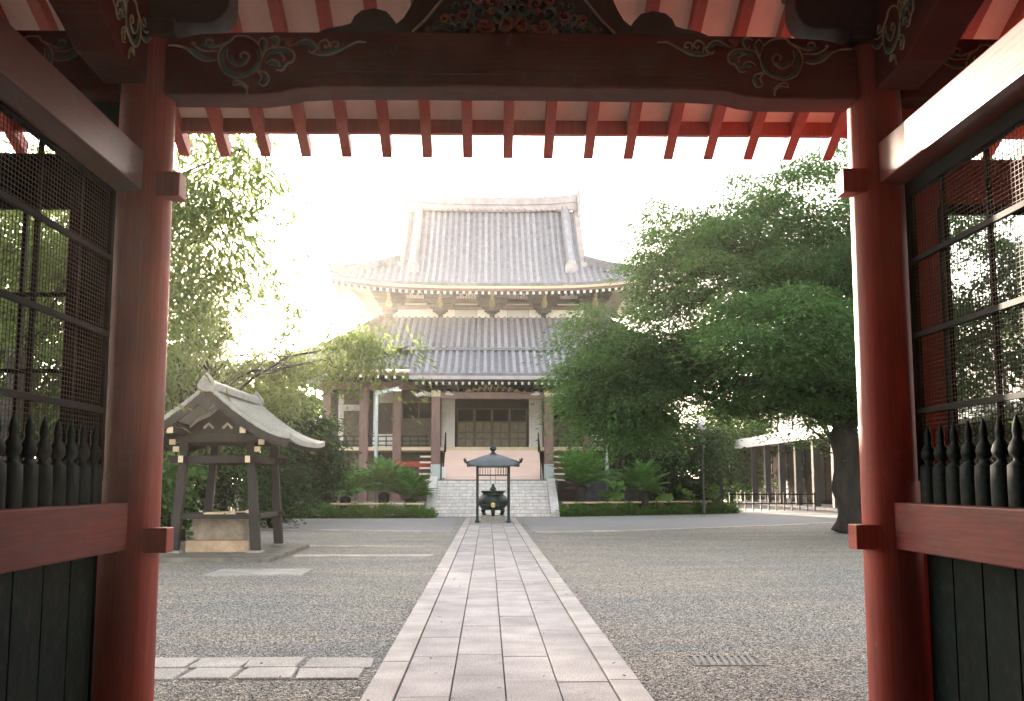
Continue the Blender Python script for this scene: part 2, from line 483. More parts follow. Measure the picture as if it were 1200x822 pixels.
structure(strip_blocks(kr, .34, .9, .035, .004).build('kerb', M['kerb'], bevel=.006))
structure(strip_blocks(kl, .30, .9, .03, .004).build('kerb', M['kerb'], bevel=.006))
structure(strip_blocks([(-1.3, 23.35), (-4.3, 23.45)], .42, .9, .022, .003).build('kerb', M['kerb'], bevel=.006))
structure(strip_blocks([(-1.3, 26.6), (-4.6, 26.75)], .16, .9, .022, .003).build('kerb', M['kerb'], bevel=.006))

# central granite path: two kerb rows and four slab columns
pt = MB()
PATH_Z = .035
xs = [-.815, -.415, -.005, .405, .815]
pt.box(-1.05, 1.05, 7.02, 46.4, -.3, .012, 1)
rp = random.Random(3)
for i in range(4):
    y = 7.03 + rp.uniform(-.5, 0) * 0
    while y < 46.4:
        l = rp.uniform(.75, 1.25)
        y1 = min(y + l, 46.4)
        z = PATH_Z + rp.uniform(-.003, .003)
        pt.box(xs[i] + .006, xs[i + 1] - .006, y + .0025, y1 - .0025, .0, z, 0)
        y = y1
for s in (-1, 1):
    y = 7.03
    while y < 46.4:
        l = rp.uniform(.75, 1.05); y1 = min(y + l, 46.4)
        x0, x1 = sorted((s * .822, s * 1.05))
        pt.box(x0, x1, y + .004, y1 - .004, -.1, PATH_Z + .012 + rp.uniform(-.003, .003), 2)
        y = y1
M['joint'] = mat('mossy_joint_sand', (.13, .12, .085), .9, .3, 20)
p_o = pt.build('path', [M['slab'], M['joint'], M['kerb']], bevel=.004); structure(p_o)

# two rows of rough blocks set in the gravel, left of the path
rb = MB(); rr_ = random.Random(5)
for row, (y0, y1) in enumerate(((8.93, 9.43), (9.45, 9.98))):
    x = -1.12 - (.0 if row else .05)
    while x > -4.4:
        w = rr_.uniform(.40, .66)
        j = lambda a: rr_.uniform(-a, a)
        z = .016 + j(.007)
        vs_ = []
        for zz, e in ((-.1, 0), (z, .012)):
            vs_ += [(x - w + .008 + e + j(.02), y0 + e + j(.015), zz), (x - .008 - e + j(.02), y0 + e + j(.015), zz),
                    (x - .008 - e + j(.03), y1 - e + j(.015), zz), (x - w + .008 + e + j(.03), y1 - e + j(.015), zz)]
        rb.add(vs_, [(3, 2, 1, 0), (4, 5, 6, 7), (0, 1, 5, 4), (1, 2, 6, 5), (2, 3, 7, 6), (3, 0, 4, 7)])
        x -= w
structure(rb.build('stone_strip', M['cobble'], bevel=.012))
structure(MB().box(-4.9, 4.9, -5.2, 7.0, -.2, .020).build('gate_floor', M['stone2']))

# loose pebbles
def pebbles(n, seed):
    rg = np.random.default_rng(seed)
    y = 7.4 + (rg.random(n) ** 1.3) * 13.5
    x = (rg.random(n) * 2 - 1) * (1.2 + y * .47)
    keep = (np.abs(x) > 1.08) & ~((x < -1.1) & (y > 8.9) & (y < 10.02) & (rg.random(n) < .93))
    x = x[keep]; y = y[keep]; n = len(x)
    s = rg.uniform(.0035, .010, n) * np.clip((21 - y) / 6, .25, 1)
    base = np.array([(1, 0, 0), (0, 1, 0), (-1, 0, 0), (0, -1, 0), (0, 0, .75), (0, 0, -.6)], float)
    fc = np.array([(0, 1, 4), (1, 2, 4), (2, 3, 4), (3, 0, 4), (1, 0, 5), (2, 1, 5), (3, 2, 5), (0, 3, 5)])
    v = base[None] * s[:, None, None] * rg.uniform(.65, 1.35, (n, 6, 1))
    a = rg.random(n) * 2 * pi
    vx = v[..., 0] * np.cos(a)[:, None] - v[..., 1] * np.sin(a)[:, None]
    vy = v[..., 0] * np.sin(a)[:, None] + v[..., 1] * np.cos(a)[:, None]
    P = np.stack([vx + x[:, None], vy + y[:, None], v[..., 2] + s[:, None] * .15], -1).reshape(-1, 3)
    Fc = (fc[None] + (np.arange(n) * 6)[:, None, None]).reshape(-1)
    me = bpy.data.meshes.new('gravel')
    nf = n * 8
    me.vertices.add(len(P)); me.vertices.foreach_set('co', P.ravel())
    me.loops.add(nf * 3); me.loops.foreach_set('vertex_index', Fc)
    me.polygons.add(nf); me.polygons.foreach_set('loop_start', np.arange(nf) * 3)
    me.update(calc_edges=True)
    m = bpy.data.materials.new('pebble'); m.use_nodes = True
    t = m.node_tree; nn = t.nodes
    ge = nn.new('ShaderNodeNewGeometry'); r = nn.new('ShaderNodeValToRGB')
    r.color_ramp.elements[0].color = (.035, .035, .033, 1); r.color_ramp.elements[1].color = (.60, .56, .51, 1)
    e = r.color_ramp.elements.new(.6); e.color = (.2, .19, .172, 1)
    t.links.new(ge.outputs['Random Per Island'], r.inputs[0]); t.links.new(r.outputs[0], nn['Principled BSDF'].inputs['Base Color'])
    nn['Principled BSDF'].inputs['Roughness'].default_value = .6
    me.materials.append(m)
    o = bpy.data.objects.new('gravel', me); COL.objects.link(o)
    o['kind'] = 'stuff'; o['label'] = 'loose grey pebbles lying over the gravel court beside the granite path'; o['category'] = 'gravel'
    return o


pebbles(110000, 2)

# ------------------------------------------------------------------ the gate
gate = thing('temple_gate', 'red lacquered temple gate framing the courtyard, with carved lintel and exposed rafters', 'gate', (0, .9, 0))
PXY = [(sx * x, y) for y in (6.0, 1.2, -4.2) for sx in (-1, 1) for x in (2.12, 4.45)]  # rearmost row added unseen, deepening the gate to darken its inside


def pillar_mb(x, y):
    return MB().lathe([(.162, .12), (.160, .6), (.158, 2.0), (.153, 3.6), (.148, 4.2)], (x, y, 0), 40)


p0 = pillar_mb(-2.115, 6.0).build('pillar', M['red'], gate, smooth=50)
b0 = MB().lathe([(.30, 0), (.30, .05), (.22, .10), (.20, .125)], (-2.115, 6.0, 0), 32).build('pillar_base', M['stone2'], p0, smooth=30)
for (x, y) in PXY[1:]:
    c = dup_part(p0, gate, (x + 2.115, y - 6.0, 0)); dup_part(b0, c)


# scroll carving drawn as raised tubes; u to the right, v up, metres, around the spiral centre
K = 0.001165
def zc(pts): return [((a - 390) * K, (295 - b) * K) for a, b in pts]
def smooth_curve(p, k=5):
    p = [np.array(q, float) for q in p]
    P = [2 * p[0] - p[1]] + p + [2 * p[-1] - p[-2]]
    out = []
    for i in range(1, len(P) - 2):
        for j in range(k):
            t = j / k
            out.append(.5 * ((2 * P[i]) + (-P[i - 1] + P[i + 1]) * t + (2 * P[i - 1] - 5 * P[i] + 4 * P[i + 1] - P[i + 2]) * t * t + (-P[i - 1] + 3 * P[i] - 3 * P[i + 1] + P[i + 2]) * t ** 3))
    out.append(P[-2])
    return out


SCROLL_LINES = [
    [(480, 225), (497, 300), (470, 370), (390, 403), (320, 380), (286, 310), (300, 250), (345, 215), (365, 192), (410, 190), (450, 205), (480, 232)],
    [(330, 250), (328, 295), (350, 330), (392, 345), (425, 322), (434, 290), (412, 273), (392, 288), (400, 305)],
    [(286, 310), (230, 320), (180, 300), (130, 258), (80, 243), (38, 242)],
    [(345, 212), (300, 235), (258, 250), (226, 236), (226, 214), (250, 211), (256, 226)],
    [(280, 268), (215, 268), (170, 243), (155, 225), (170, 228)],
    [(500, 300), (520, 262), (560, 248), (620, 250), (655, 282), (648, 318), (622, 330), (600, 362), (568, 362)],
    [(518, 330), (548, 310), (578, 322), (588, 345)],
    [(535, 275), (580, 275), (606, 300), (600, 318)],
    [(478, 222), (500, 198), (522, 230), (500, 285)],
    [(530, 200), (565, 190), (582, 215), (560, 245), (545, 228)],
    [(640, 240), (700, 206), (742, 216), (766, 250), (738, 272), (725, 258)],
    [(735, 272), (790, 285), (850, 275), (910, 242), (960, 216), (1005, 216)],
    [(780, 262), (775, 225), (805, 205), (825, 228), (808, 246), (800, 232)],
    [(835, 250), (835, 222), (862, 216), (870, 236), (852, 242)],
    [(480, 430), (515, 442), (535, 408), (518, 376), (480, 370), (500, 396), (488, 424)],
    [(360, 442), (400, 436), (428, 460), (430, 486)],
    [(360, 442), (368, 420), (402, 424), (436, 452)],
]
SCROLL_FILL = [
    ([(470, 260), (482, 310), (455, 365), (390, 390), (330, 365), (305, 310), (315, 255)], 13),
    ([(345, 285), (362, 322), (395, 330), (418, 308)], 11),
    ([(265, 305), (215, 300), (170, 270), (120, 250)], 11),
    ([(290, 245), (245, 240), (200, 235)], 12),
    ([(515, 300), (550, 272), (610, 265), (640, 288)], 12),
    ([(530, 335), (570, 330), (600, 340)], 12),
    ([(500, 215), (508, 245), (500, 270)], 10),
    ([(545, 210), (568, 205), (562, 228)], 11),
    ([(660, 235), (700, 220), (745, 235), (755, 258)], 10),
    ([(770, 268), (840, 262), (890, 245)], 9),
    ([(510, 385), (522, 408), (508, 428)], 10),
    ([(380, 432), (415, 445), (428, 465)], 8),
]


def scroll(map3, nrm, parent, mirror=False, sc=1.0):
    """map3(u,v)->point on the beam face; nrm: outward face normal"""
    m = -1 if mirror else 1
    nv = Vector(nrm)
    fill = MB(); line = MB(); tri = MB()
    for pts, w in SCROLL_FILL:
        c = smooth_curve(zc(pts), 4); n = len(c)
        pts3 = [Vector(map3(m * q[0] * sc, q[1] * sc)) for q in c]
        r = [w * K * sc * (.35 + .65 * sin(pi * (i + .5) / n)) for i in range(n)]
        fill.tube([p + nv * .002 for p in pts3], r, 8)
    for pts in SCROLL_LINES:
        c = smooth_curve(zc(pts), 5); n = len(c)
        pts3 = [Vector(map3(m * q[0] * sc, q[1] * sc)) + nv * .008 for q in c]
        r = [5.2 * K * sc * (.45 + .55 * sin(pi * min(1, (i + 1.5) / (n * .6)) / 2) * (1 if i < n * .8 else 1 - .5 * (i - n * .8) / (n * .2))) for i in range(n)]
        line.tube(pts3, r, 6)
    pl = zc([(575, 195), (660, 190), (645, 222), (630, 244), (606, 232), (596, 214)])
    a = [Vector(map3(m * q[0] * sc, q[1] * sc)) for q in pl]
    n = len(a)
    cc = sum(a, Vector()) / n + nv * .022
    tri.add([p - nv * .004 for p in a] + [p * .75 + cc * .25 + nv * .006 for p in a] + [cc],
            [(k, (k + 1) % n, n + (k + 1) % n, n + k) for k in range(n)] + [(n + k, n + (k + 1) % n, 2 * n) for k in range(n)])
    fo = fill.build('scroll_carving', M['teal'], parent, smooth=True)
    line.build('gilt_outline', M['gilt'], parent, smooth=True)
    tri.build('orange_leaf', M['orange'], parent)


# front rainbow lintel
def half_outline():
    bot = [(1.99, 3.785), (1.45, 3.785), (1.33, 3.800), (1.22, 3.828), (1.0, 3.838), (0, 3.842)]
    top = [(1.99, 4.085), (1.93, 4.115), (1.8, 4.145), (1.5, 4.160), (0, 4.170)]
    return bot, top


bot, top = half_outline()
poly = [(-x, z) for x, z in bot] + [(x, z) for x, z in bot[::-1][1:]] + [(x, z) for x, z in top] + [(-x, z) for x, z in top[::-1][1:]]
lint = MB().prism(poly, 'y', 5.88, 6.12).build('lintel', M['shaded_red'], gate, bevel=.014)
# raised lower moulding on the face
mould = MB()
mb_pts = [(-1.16, 3.87), (-1.0, 3.885), (0, 3.892), (1.0, 3.885), (1.16, 3.87)]
mould.tube([(x, 5.876, z + .03) for x, z in mb_pts], .007, 6)
mould.build('moulding', M['shaded_red'], lint, smooth=True)
scroll(lambda u, v: (-1.565 + u, 5.88, 4.005 + v), (0, -1, 0), lint)
scroll(lambda u, v: (1.545 + u, 5.88, 4.02 + v), (0, -1, 0), lint, mirror=True)

# side-bay lintels and lengthwise beams
for s in (-1, 1):
    q = [(2.25, 3.80), (2.75, 3.80), (2.9, 3.83), (4.32, 3.84), (4.32, 4.16), (2.5, 4.16), (2.35, 4.14), (2.25, 4.09)]
    o = MB().prism([(s * x, z) for x, z in q], 'y', 5.885, 6.115).build('side_lintel', M['shaded_red'], gate, bevel=.012)
    scroll(lambda u, v, s=s: (s * 2.74 + u, 5.885, 4.0 + v), (0, -1, 0), o, mirror=(s < 0), sc=.95)
    q = [(5.86, 3.83), (5.42, 3.84), (5.25, 3.90), (4.98, 3.97), (4.6, 3.98), (-4.2, 3.98), (-4.2, 4.32), (5.86, 4.32)]
    o = MB().prism(q, 'x', s * 2.08, s * 2.32).build('lengthwise_lintel', M['shaded_red'], gate, bevel=.012)
    scroll(lambda u, v, s=s: (s * 2.08, 5.57 + u * -1, 4.07 + v), (-s, 0, 0), o, mirror=False, sc=1.0)
    # tie beams, rails, beam ends
    z0, z1 = ((3.212, 3.437) if s < 0 else (3.283, 3.517))
    MB().box(*sorted((s * 2.08, s * 2.27)), -4.2, 5.9, z0, z1).build('side_beam', M['red_beam_shaded' if s < 0 else 'red_beam'], gate, bevel=.008)
    MB().box(*sorted((s * 2.08, s * 2.19)), -4.2, 5.9, 1.232, 1.484).build('side_rail', M['red_rail'], gate, bevel=.008)
    dz = .045 if s > 0 else 0
    MB().box(*sorted((s * 1.883, s * 2.06)), 5.885, 6.02, 3.193 + dz, 3.333 + dz).build('beam_end', M['red'], gate, bevel=.005)
    MB().box(*sorted((s * 1.878, s * 2.06)), 5.885, 6.02, 1.214 + dz * .3, 1.348 + dz * .3).build('beam_end', M['red'], gate, bevel=.005)
    # end wall of the side bay towards the court, with its opening
    wm = M['dkgreen'] if s < 0 else M['red']  # dark green puts the left wall's shade into its colour
    w = MB()
    w.box(*sorted((s * 2.2, s * 2.50)), 6.07, 6.13, 0, 3.9)
    w.box(*sorted((s * 4.0, s * 4.45)), 6.07, 6.13, 0, 3.9)
    w.box(*sorted((s * 2.502, s * 3.998)), 6.065, 6.135, 3.2, 3.49)
    w.box(*sorted((s * 2.502, s * 3.998)), 6.07, 6.13, 0, 1.25)
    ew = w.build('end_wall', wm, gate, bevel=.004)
    fr = MB()
    for x in (2.52, 3.98): fr.box(*sorted((s * (x - .025), s * (x + .025))), 6.04, 6.064, 1.25, 3.2)
    fr.box(*sorted((s * 2.5, s * 4.0)), 6.035, 6.063, 3.15, 3.21)
    fr.build('opening_frame', M['iron'], ew)
    lt = MB()
    for z in (1.75, 2.22, 2.66): lt.box(*sorted((s * 2.55, s * 3.95)), 6.08, 6.105, z - .012, z + .012)
    for x in (2.82, 3.1, 3.4, 3.7): lt.box(*sorted((s * (x - .012), s * (x + .012))), 6.085, 6.11, 1.26, 3.14)
    if s < 0: lt.build('lattice', M['iron'], ew)
    MB().box(*sorted((s * 4.40, s * 4.50)), -4.3, 5.86, 0, 4.6).build('outer_wall', M['red'], gate)
    MB().box(*sorted((s * 2.5, s * 4.3)), -4.23, -4.17, 0, 3.9).build('end_board', M['red'], gate)  # added unseen at the rear to close off light
    # lower boards behind the rail
    for k in range(14):
        y = 5.84 - k * .33
        MB().box(*sorted((s * 2.245, s * 2.275)), y - .312, y, .06, 1.30).build('lower_board', M['dkgreen'], gate)
    MB().box(*sorted((s * 2.2, s * 2.3)), 1.35, 5.86, .01, .06).build('sill_beam', M['blackred'], gate)

# rear lintel (towards the street), purlins, ridge
SL = .445
YR = .9
def roof_z(y): return 4.04 + SL * (7.76 - y) if y >= YR else 4.04 + SL * (7.76 - (2 * YR - y))
MB().prism(poly, 'y', -4.32, -4.08).build('lintel', M['shaded_red'], gate, bevel=.014)
for y in (6.0, 3.4, -1.6, -4.2):
    zt = roof_z(y) - .055
    MB().box(-5.2, 5.2, y - .12, y + .12, zt - .24, zt).build('purlin', M['shaded_red'], gate, bevel=.01)
MB().box(-5.2, 5.2, YR - .12, YR + .12, 6.72, 6.98).build('ridge_beam', M['shaded_red'], gate, bevel=.01)
for s in (-1, 1):   # king posts and gable
    MB().prism([(-4.2, 4.3), (6.0, 4.3), (6.0, 4.55), (YR, 6.8), (-4.2, 4.55)], 'x', s * 4.42, s * 4.48).build('gable_board', M['soffit'], gate)
    MB().prism([(YR - .15, 4.33), (YR + .15, 4.33), (YR + .15, 6.73), (YR - .15, 6.73)], 'x', s * 2.1, s * 2.3).build('king_post', M['shaded_red'], gate)
# closed leaves, added unseen to keep rear light out of the gate
for s in (-1, 1):
    MB().box(*sorted((s * .012, s * 1.96)), -4.16, -4.10, .05, 3.79).build('light_block_leaf', M['shaded_red'], gate, bevel=.01)
# bracket arms over the pillars
for s in (-1, 1):
    for py in (6.0, -4.2):
        a = []
        for t in range(7):
            ang = pi / 2 * t / 6
            a.append((.34 + .14 * sin(ang), .14 - .14 * cos(ang)))
        prof = [(-q[0], q[1]) for q in a[::-1]] + a + [(.48, .24), (-.48, .24)]
        MB().prism([(s * 2.12 + u, 4.215 + v) for u, v in prof], 'y', py - .11, py + .11).build('bracket_arm', M['blackred'], gate, bevel=.01)
        MB().box(s * 2.12 - .19, s * 2.12 + .19, py - .19, py + .19, 4.12, 4.214).build('bearing_block', M['blackred'], gate, bevel=.02)
        MB().box(s * 2.12 - .5, s * 2.12 + .5, py - .105, py + .105, 4.456, roof_z(py) - .30).build('bracket_block', M['blackred'], gate, bevel=.01)

# frog-leg strut with painted relief
KP = 6.2 / 1250
def kp(x, y): return ((x - 600) * KP, 4.17 + (38 - y) * KP)
left = [(372, 38), (384, 33), (400, 30), (410, 27), (414, 18), (422, 11), (437, 8), (451, 12), (459, 21), (463, 27), (471, 20), (478, 8), (484, -6), (494, -22), (510, -34), (535, -40)]
inner = [(600, -34), (545, -30), (528, -18), (515, -1), (497, 22), (482, 37.5)]
outl = [kp(x, y) for x, y in left] + [kp(1200 - x, y) for x, y in left[::-1]]
innr = [kp(1200 - x, y) for x, y in inner[1:][::-1]] + [kp(x, y) for x, y in inner]
# frame as ring: outer minus inner (split in two halves)
ring = []
fl = MB()
lo = [kp(x, y) for x, y in left] + [kp(600, -40)] + [kp(x, y) for x, y in inner]
fl.prism(lo, 'y', 5.90, 6.06)
fl.prism([(-a, b) for a, b in lo], 'y', 5.90, 6.06)
strut = fl.build('frog_leg_strut', M['blackred'], gate, bevel=.006)
MB().prism(innr, 'y', 5.95, 6.03).build('carved_panel', M['blackred'], strut)
for m_ in (1, -1):
    MB().tube([Vector((m_ * kp(x, y)[0], 5.893, kp(x, y)[1])) for x, y in inner[2:]], .007, 6).build('gilt_edge', M['gilt'], strut, smooth=True)
# relief curls
tl, orr, gg = MB(), MB(), MB()
rc = random.Random(12)
def curl(cx, cz, r, a0, turns, dirn, mb, w):
    n = 16; pts = []; rad = []
    for i in range(n):
        t = i / (n - 1); a = a0 + dirn * turns * 2 * pi * t; q = r * (1 - .78 * t)
        pts.append((cx + q * cos(a), 5.94 - .014 * t, cz + q * sin(a))); rad.append(w * (1 - .55 * t))
    mb.tube(pts, rad, 6)
spots = [(0.055, .055, .05, 'o'), (.10, .10, .055, 't'), (.17, .05, .055, 'o'), (.2, .13, .055, 't'), (.27, .05, .05, 't'), (.30, .115, .045, 'o'), (.36, .045, .042, 't'),
         (.40, .085, .035, 'o'), (.45, .035, .033, 't'), (.13, .19, .05, 'o'), (.05, .16, .05, 't'), (.22, .21, .045, 'o'), (.05, .26, .05, 'o'), (.14, .28, .045, 't'), (.50, .022, .02, 'o'), (.33, .17, .03, 't'), (.0, .12, .03, 't'), (.08, .02, .028, 't'), (.135, .145, .03, 'o'), (.235, .09, .03, 't'), (.235, .015, .025, 'o'), (.32, .06, .028, 't'), (.30, .015, .022, 't'), (.41, .03, .022, 't'), (.36, .10, .03, 't'), (.28, .17, .035, 't'), (.16, .235, .03, 't'), (.44, .06, .022, 't'), (.02, .20, .03, 't')]
for (u, v, r, c) in spots:
    d = rc.choice((-1, 1)); a0 = rc.uniform(0, 6.28); tn = rc.uniform(.9, 1.4)
    for s in (-1, 1):
        A = a0 if s > 0 else pi - a0
        curl(s * u, 4.18 + v, r, A, tn, d * s, tl if c == 't' else orr, r * .30)
        curl(s * u, 4.18 + v, r * 1.12, A + .3 * s, tn * .7, d * s, gg, r * .10)
tl.build('relief_leaf', M['teal'], strut, smooth=True)
orr.tube([(-.5, 5.948, 4.20), (-.3, 5.948, 4.27), (-.17, 5.948, 4.23), (0, 5.948, 4.235), (.17, 5.948, 4.23), (.3, 5.948, 4.27), (.5, 5.948, 4.20)], .012, 6)
orr.build('relief_flower', M['orange'], strut, smooth=True)
gg.build('relief_outline', M['gilt'], strut, smooth=True)

# rafters, soffit boards, fascia
ra = MB()
ra.bar((0, 7.76, 4.04 - .0), (0, YR + .02, roof_z(YR + .02)), .072, .10)
rf0 = ra.build('rafter', M['red'], gate)
rb0 = MB().bar((0, 2 * YR - 7.76, 4.04), (0, YR - .02, roof_z(YR + .02)), .072, .10).build('rafter', M['red'], gate)
for k in range(-17, 18):
    if k == 0: continue
    dup_part(rf0, gate, (k * .3, 0, 0)); dup_part(rb0, gate, (k * .3, 0, 0))
for f in (lambda y: y, lambda y: 2 * YR - y):
    so = MB()
    for k in range(-18, 18):
        x0 = k * .3 + .002; x1 = k * .3 + .298
        a = [(x, f(y), roof_z(f(y)) + .052 + h) for x in (x0, x1) for y in (7.50, YR + .01) for h in (0, .02)]
        so.add(a, [(0, 1, 3, 2), (4, 6, 7, 5), (0, 4, 5, 1), (2, 3, 7, 6), (0, 2, 6, 4), (1, 5, 7, 3)])
    so.build('soffit', M['soffit'], gate)
    y = 7.53
    fa = MB()
    a = [(x, f(y + d), roof_z(f(y)) + h) for x in (-5.4, 5.4) for d in (-.025, .03) for h in (-.035, .15)]
    fa.add(a, [(0, 1, 3, 2), (4, 6, 7, 5), (0, 4, 5, 1), (2, 3, 7, 6), (0, 2, 6, 4), (1, 5, 7, 3)])
    fa.build('fascia', M['red'], gate)
    ro = MB()
    a = [(x, f(y), roof_z(f(y)) + .16 + h) for x in (-5.45, 5.45) for y in (7.60, YR) for h in (0, .16)]
    ro.add(a, [(0, 1, 3, 2), (4, 6, 7, 5), (0, 4, 5, 1), (2, 3, 7, 6), (0, 2, 6, 4), (1, 5, 7, 3)])
    for k in range(-20, 21):
        ro.tube([(k * .27, f(7.62), roof_z(f(7.62)) + .33), (k * .27, f(YR), roof_z(f(YR)) + .33)], .06, 8)
    ro.build('tiled_roof', M['tile'], gate, smooth=40)
MB().box(-5.5, 5.5, YR - .2, YR + .2, 7.2, 7.8).build('ridge', M['tile'], gate, bevel=.03)

# picket fences between the gate pillars
PK = [(.072, 1.29), (.074, 1.60), (.070, 1.672), (.034, 1.690), (.030, 1.702), (.054, 1.722), (.060, 1.745), (.048, 1.770), (.030, 1.790), (.026, 1.802), (.032, 1.822), (.028, 1.85), (.012, 1.885), (.002, 1.90)]
def picket_fence(s, label):
    t = thing('picket_fence', label, 'fence', (s * 2.225, 3.6, 0), 'picket fences of the gate')
    p = MB().lathe(PK, (s * 2.222, 5.70, 0), 16, sx=.6).build('picket', M['dkgreen'], t, smooth=50)
    for k in range(1, 27):
        dup_part(p, t, (0, -.162 * k, 0))
    MB().box(*sorted((s * 2.20, s * 2.244)), 1.36, 5.85, 1.24, 1.30).build('rail', M['dkgreen'], t)
picket_fence(-1, 'dark green fence of spear-topped pickets beside the dim left gate pillar')
picket_fence(1, 'dark green fence of spear-topped pickets with sunlit tips beside the right gate pillar')

# wire screens above the pickets
def screen(s, label):
    t = thing('wire_screen', label, 'screen', (s * 2.25, 3.6, 1.7), 'wire mesh screens of the gate')
    w = MB(); x = s * 2.25
    for k in range(66):
        z = 1.70 + k * .0232
        w.box(x - .001, x + .001, 1.4, 5.85, z - .0013, z + .0013)
    for k in range(128):
        y = 1.41 + k * .035
        w.box(x - .0013, x + .0013, y - .002, y + .002, 1.69, 3.23)
    w.build('mesh', M['wire'], t)
    fr = MB()
    fr.box(x - .02, x + .02, 5.835, 5.875, 1.6, 3.28); fr.box(x - .02, x + .02, 1.36, 1.40, 1.6, 3.28)
    fr.box(x - .022, x + .022, 1.401, 5.834, 3.20, 3.28); fr.box(x - .022, x + .022, 1.401, 5.834, 1.64, 1.69)
    fr.build('frame', M['iron'], t)
    for z in (1.98, 2.40, 2.82):
        MB().box(*sorted((x - s * .006, x - s * .03)), 1.40, 5.83, z - .014, z + .014).build('bar', M['iron'], t)
    for k in range(9):
        y = 5.46 - k * .5
        MB().box(*sorted((x + s * .006, x + s * .026)), y - .014, y + .014, 1.69, 3.20).build('bar', M['iron'], t)
screen(-1, 'dark wire mesh screen on the left of the gate, leaves showing through it')
screen(1, 'sunlit wire mesh screen on the right of the gate, red wall showing through it')


# ------------------------------------------------------------------ temple hall
CX = .085
hall = thing('temple_hall', 'large temple hall with two tiers of grey tiled roof at the end of the path', 'temple', (CX, 58, 0))


def slope_pts(e, tp, w0, w1, curve, up, n=14, thick=0):
    """returns z/y profile functions for a concave roof slope running from eave e=(y,z) to top tp=(y,z)"""
    def y(t): return e[0] + (tp[0] - e[0]) * t
    def z(t, xr): return e[1] + (tp[1] - e[1]) * (curve * t + (1 - curve) * t * t) + up * abs(xr) ** 3.2 * (1 - t) ** 1.6
    return y, z


def roof_sheet(mb, e, tp, halfw, curve, up, spacing, rr=.07, axis='front', cx=CX, tmax=None, nt=12, thick=.16, ribs=True, xoff=0.0, cy=0):
    """halfw(t): half width at parameter t. axis 'front': runs along y; 'side+/-': along x"""
    yf, zf = slope_pts(e, tp, 0, 0, curve, up)
    W0 = halfw(0)
    def place(u, v, z):
        if axis == 'front': return (cx + u, v, z)
        s = 1 if axis == 'side+' else -1
        return (cx + s * v, cy + u, z)
    for dz in (0, -thick):
        P = []
        for i in range(nt + 1):
            t = i / nt; w = halfw(t); row = []
            for j in range(25):
                u = -w + 2 * w * j / 24
                row.append(place(u, yf(t), zf(t, u / W0) + dz))
            P.append(row)
        mb.grid(P)
    # eave edge
    E_ = [[place(-W0 + 2 * W0 * j / 24, yf(0), zf(0, -1 + 2 * j / 24) + dz) for j in range(25)] for dz in (0, -thick)]
    mb.grid(E_)
    if not ribs: return
    k = int(W0 / spacing)
    for i in range(-k, k + 1):
        u = i * spacing
        t1 = 1.0
        if abs(u) > halfw(1.0):
            lo, hi = 0.0, 1.0
            for _ in range(24):
                mid = (lo + hi) / 2
                if halfw(mid) > abs(u): lo = mid
                else: hi = mid
            t1 = lo
        if t1 < .03: continue
        nn = max(3, int(10 * t1)); vs_ = []; fs = []
        for a in range(nn + 1):
            t = t1 * a / nn; z = zf(t, u / W0); yy = yf(t) - (.03 if a == 0 else 0) * (1 if tp[0] > e[0] else -1)
            for b in range(6):
                an = pi * b / 5
                vs_.append(place(u + rr * cos(an), yy, z - .015 + rr * 1.1 * sin(an)))
        for a in range(nn):
            for b in range(5):
                fs.append((a * 6 + b, a * 6 + b + 1, (a + 1) * 6 + b + 1, (a + 1) * 6 + b))
        fs.append(tuple(range(6)))
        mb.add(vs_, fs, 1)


# upper roof (hip and gable)
UE, UT = (57.0, 12.28), (64.0, 18.05)
W0, WG, TG = 8.85, 5.15, .36
def uw(t): return W0 + (WG + .15 - W0) * (t / TG) if t < TG else WG + .15 - .15 * (t - TG) / (1 - TG)
ur = MB()
roof_sheet(ur, UE, UT, uw, .62, .55, .36, .095, nt=18)
ur2 = MB()
roof_sheet(ur, (71.0, 12.28), UT, uw, .62, .55, .36, .095, nt=12)
# side slopes up to the gable foot
zg = UE[1] + (UT[1] - UE[1]) * (.62 * TG + .38 * TG * TG)
def sw(t): return 7.0 * (1 - TG * t)
for sd in ('side+', 'side-'):
    roof_sheet(ur, (W0, 12.28), (WG - .4, zg), sw, .9, .55, .36, .095, axis=sd, cy=64.0, nt=6)
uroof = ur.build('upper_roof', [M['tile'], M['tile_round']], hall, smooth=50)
# gables
for s in (-1, 1):
    gp = []
    yf, zf = slope_pts(UE, UT, 0, 0, .62, 0)
    for i in range(11):
        t = TG + (1 - TG) * i / 10; gp.append((yf(t), zf(t, 0) - .2))
    gp = gp + [(128 - y, z) for y, z in gp[::-1][1:]]
    MB().prism(gp, 'x', CX + s * (WG - .55), CX + s * (WG - .45)).build('gable', M['plaster'], uroof)
    bb = MB()
    for side in (0, 1):
        pts = [(CX + s * (WG - .05), (y if not side else 128 - y), z - .05) for y, z in gp[:11]]
        for a, b in zip(pts[:-1], pts[1:]): bb.bar(a, b, .12, .36)
    bb.build('barge_board', M['brown'], uroof)
    # stacked verge tiles outside the descending ridge
    vt = MB()
    for i in range(26):
        t = TG - .05 + (1.0 - TG + .05) * i / 25.
        vt.box(CX + s * (WG + .05) - .16, CX + s * (WG + .05) + .16, yf(t) - .1, yf(t) + .1, zf(t, 0) - .02, zf(t, 0) + .17)
    vt.build('verge_tile', M['tile_ridge'], uroof)
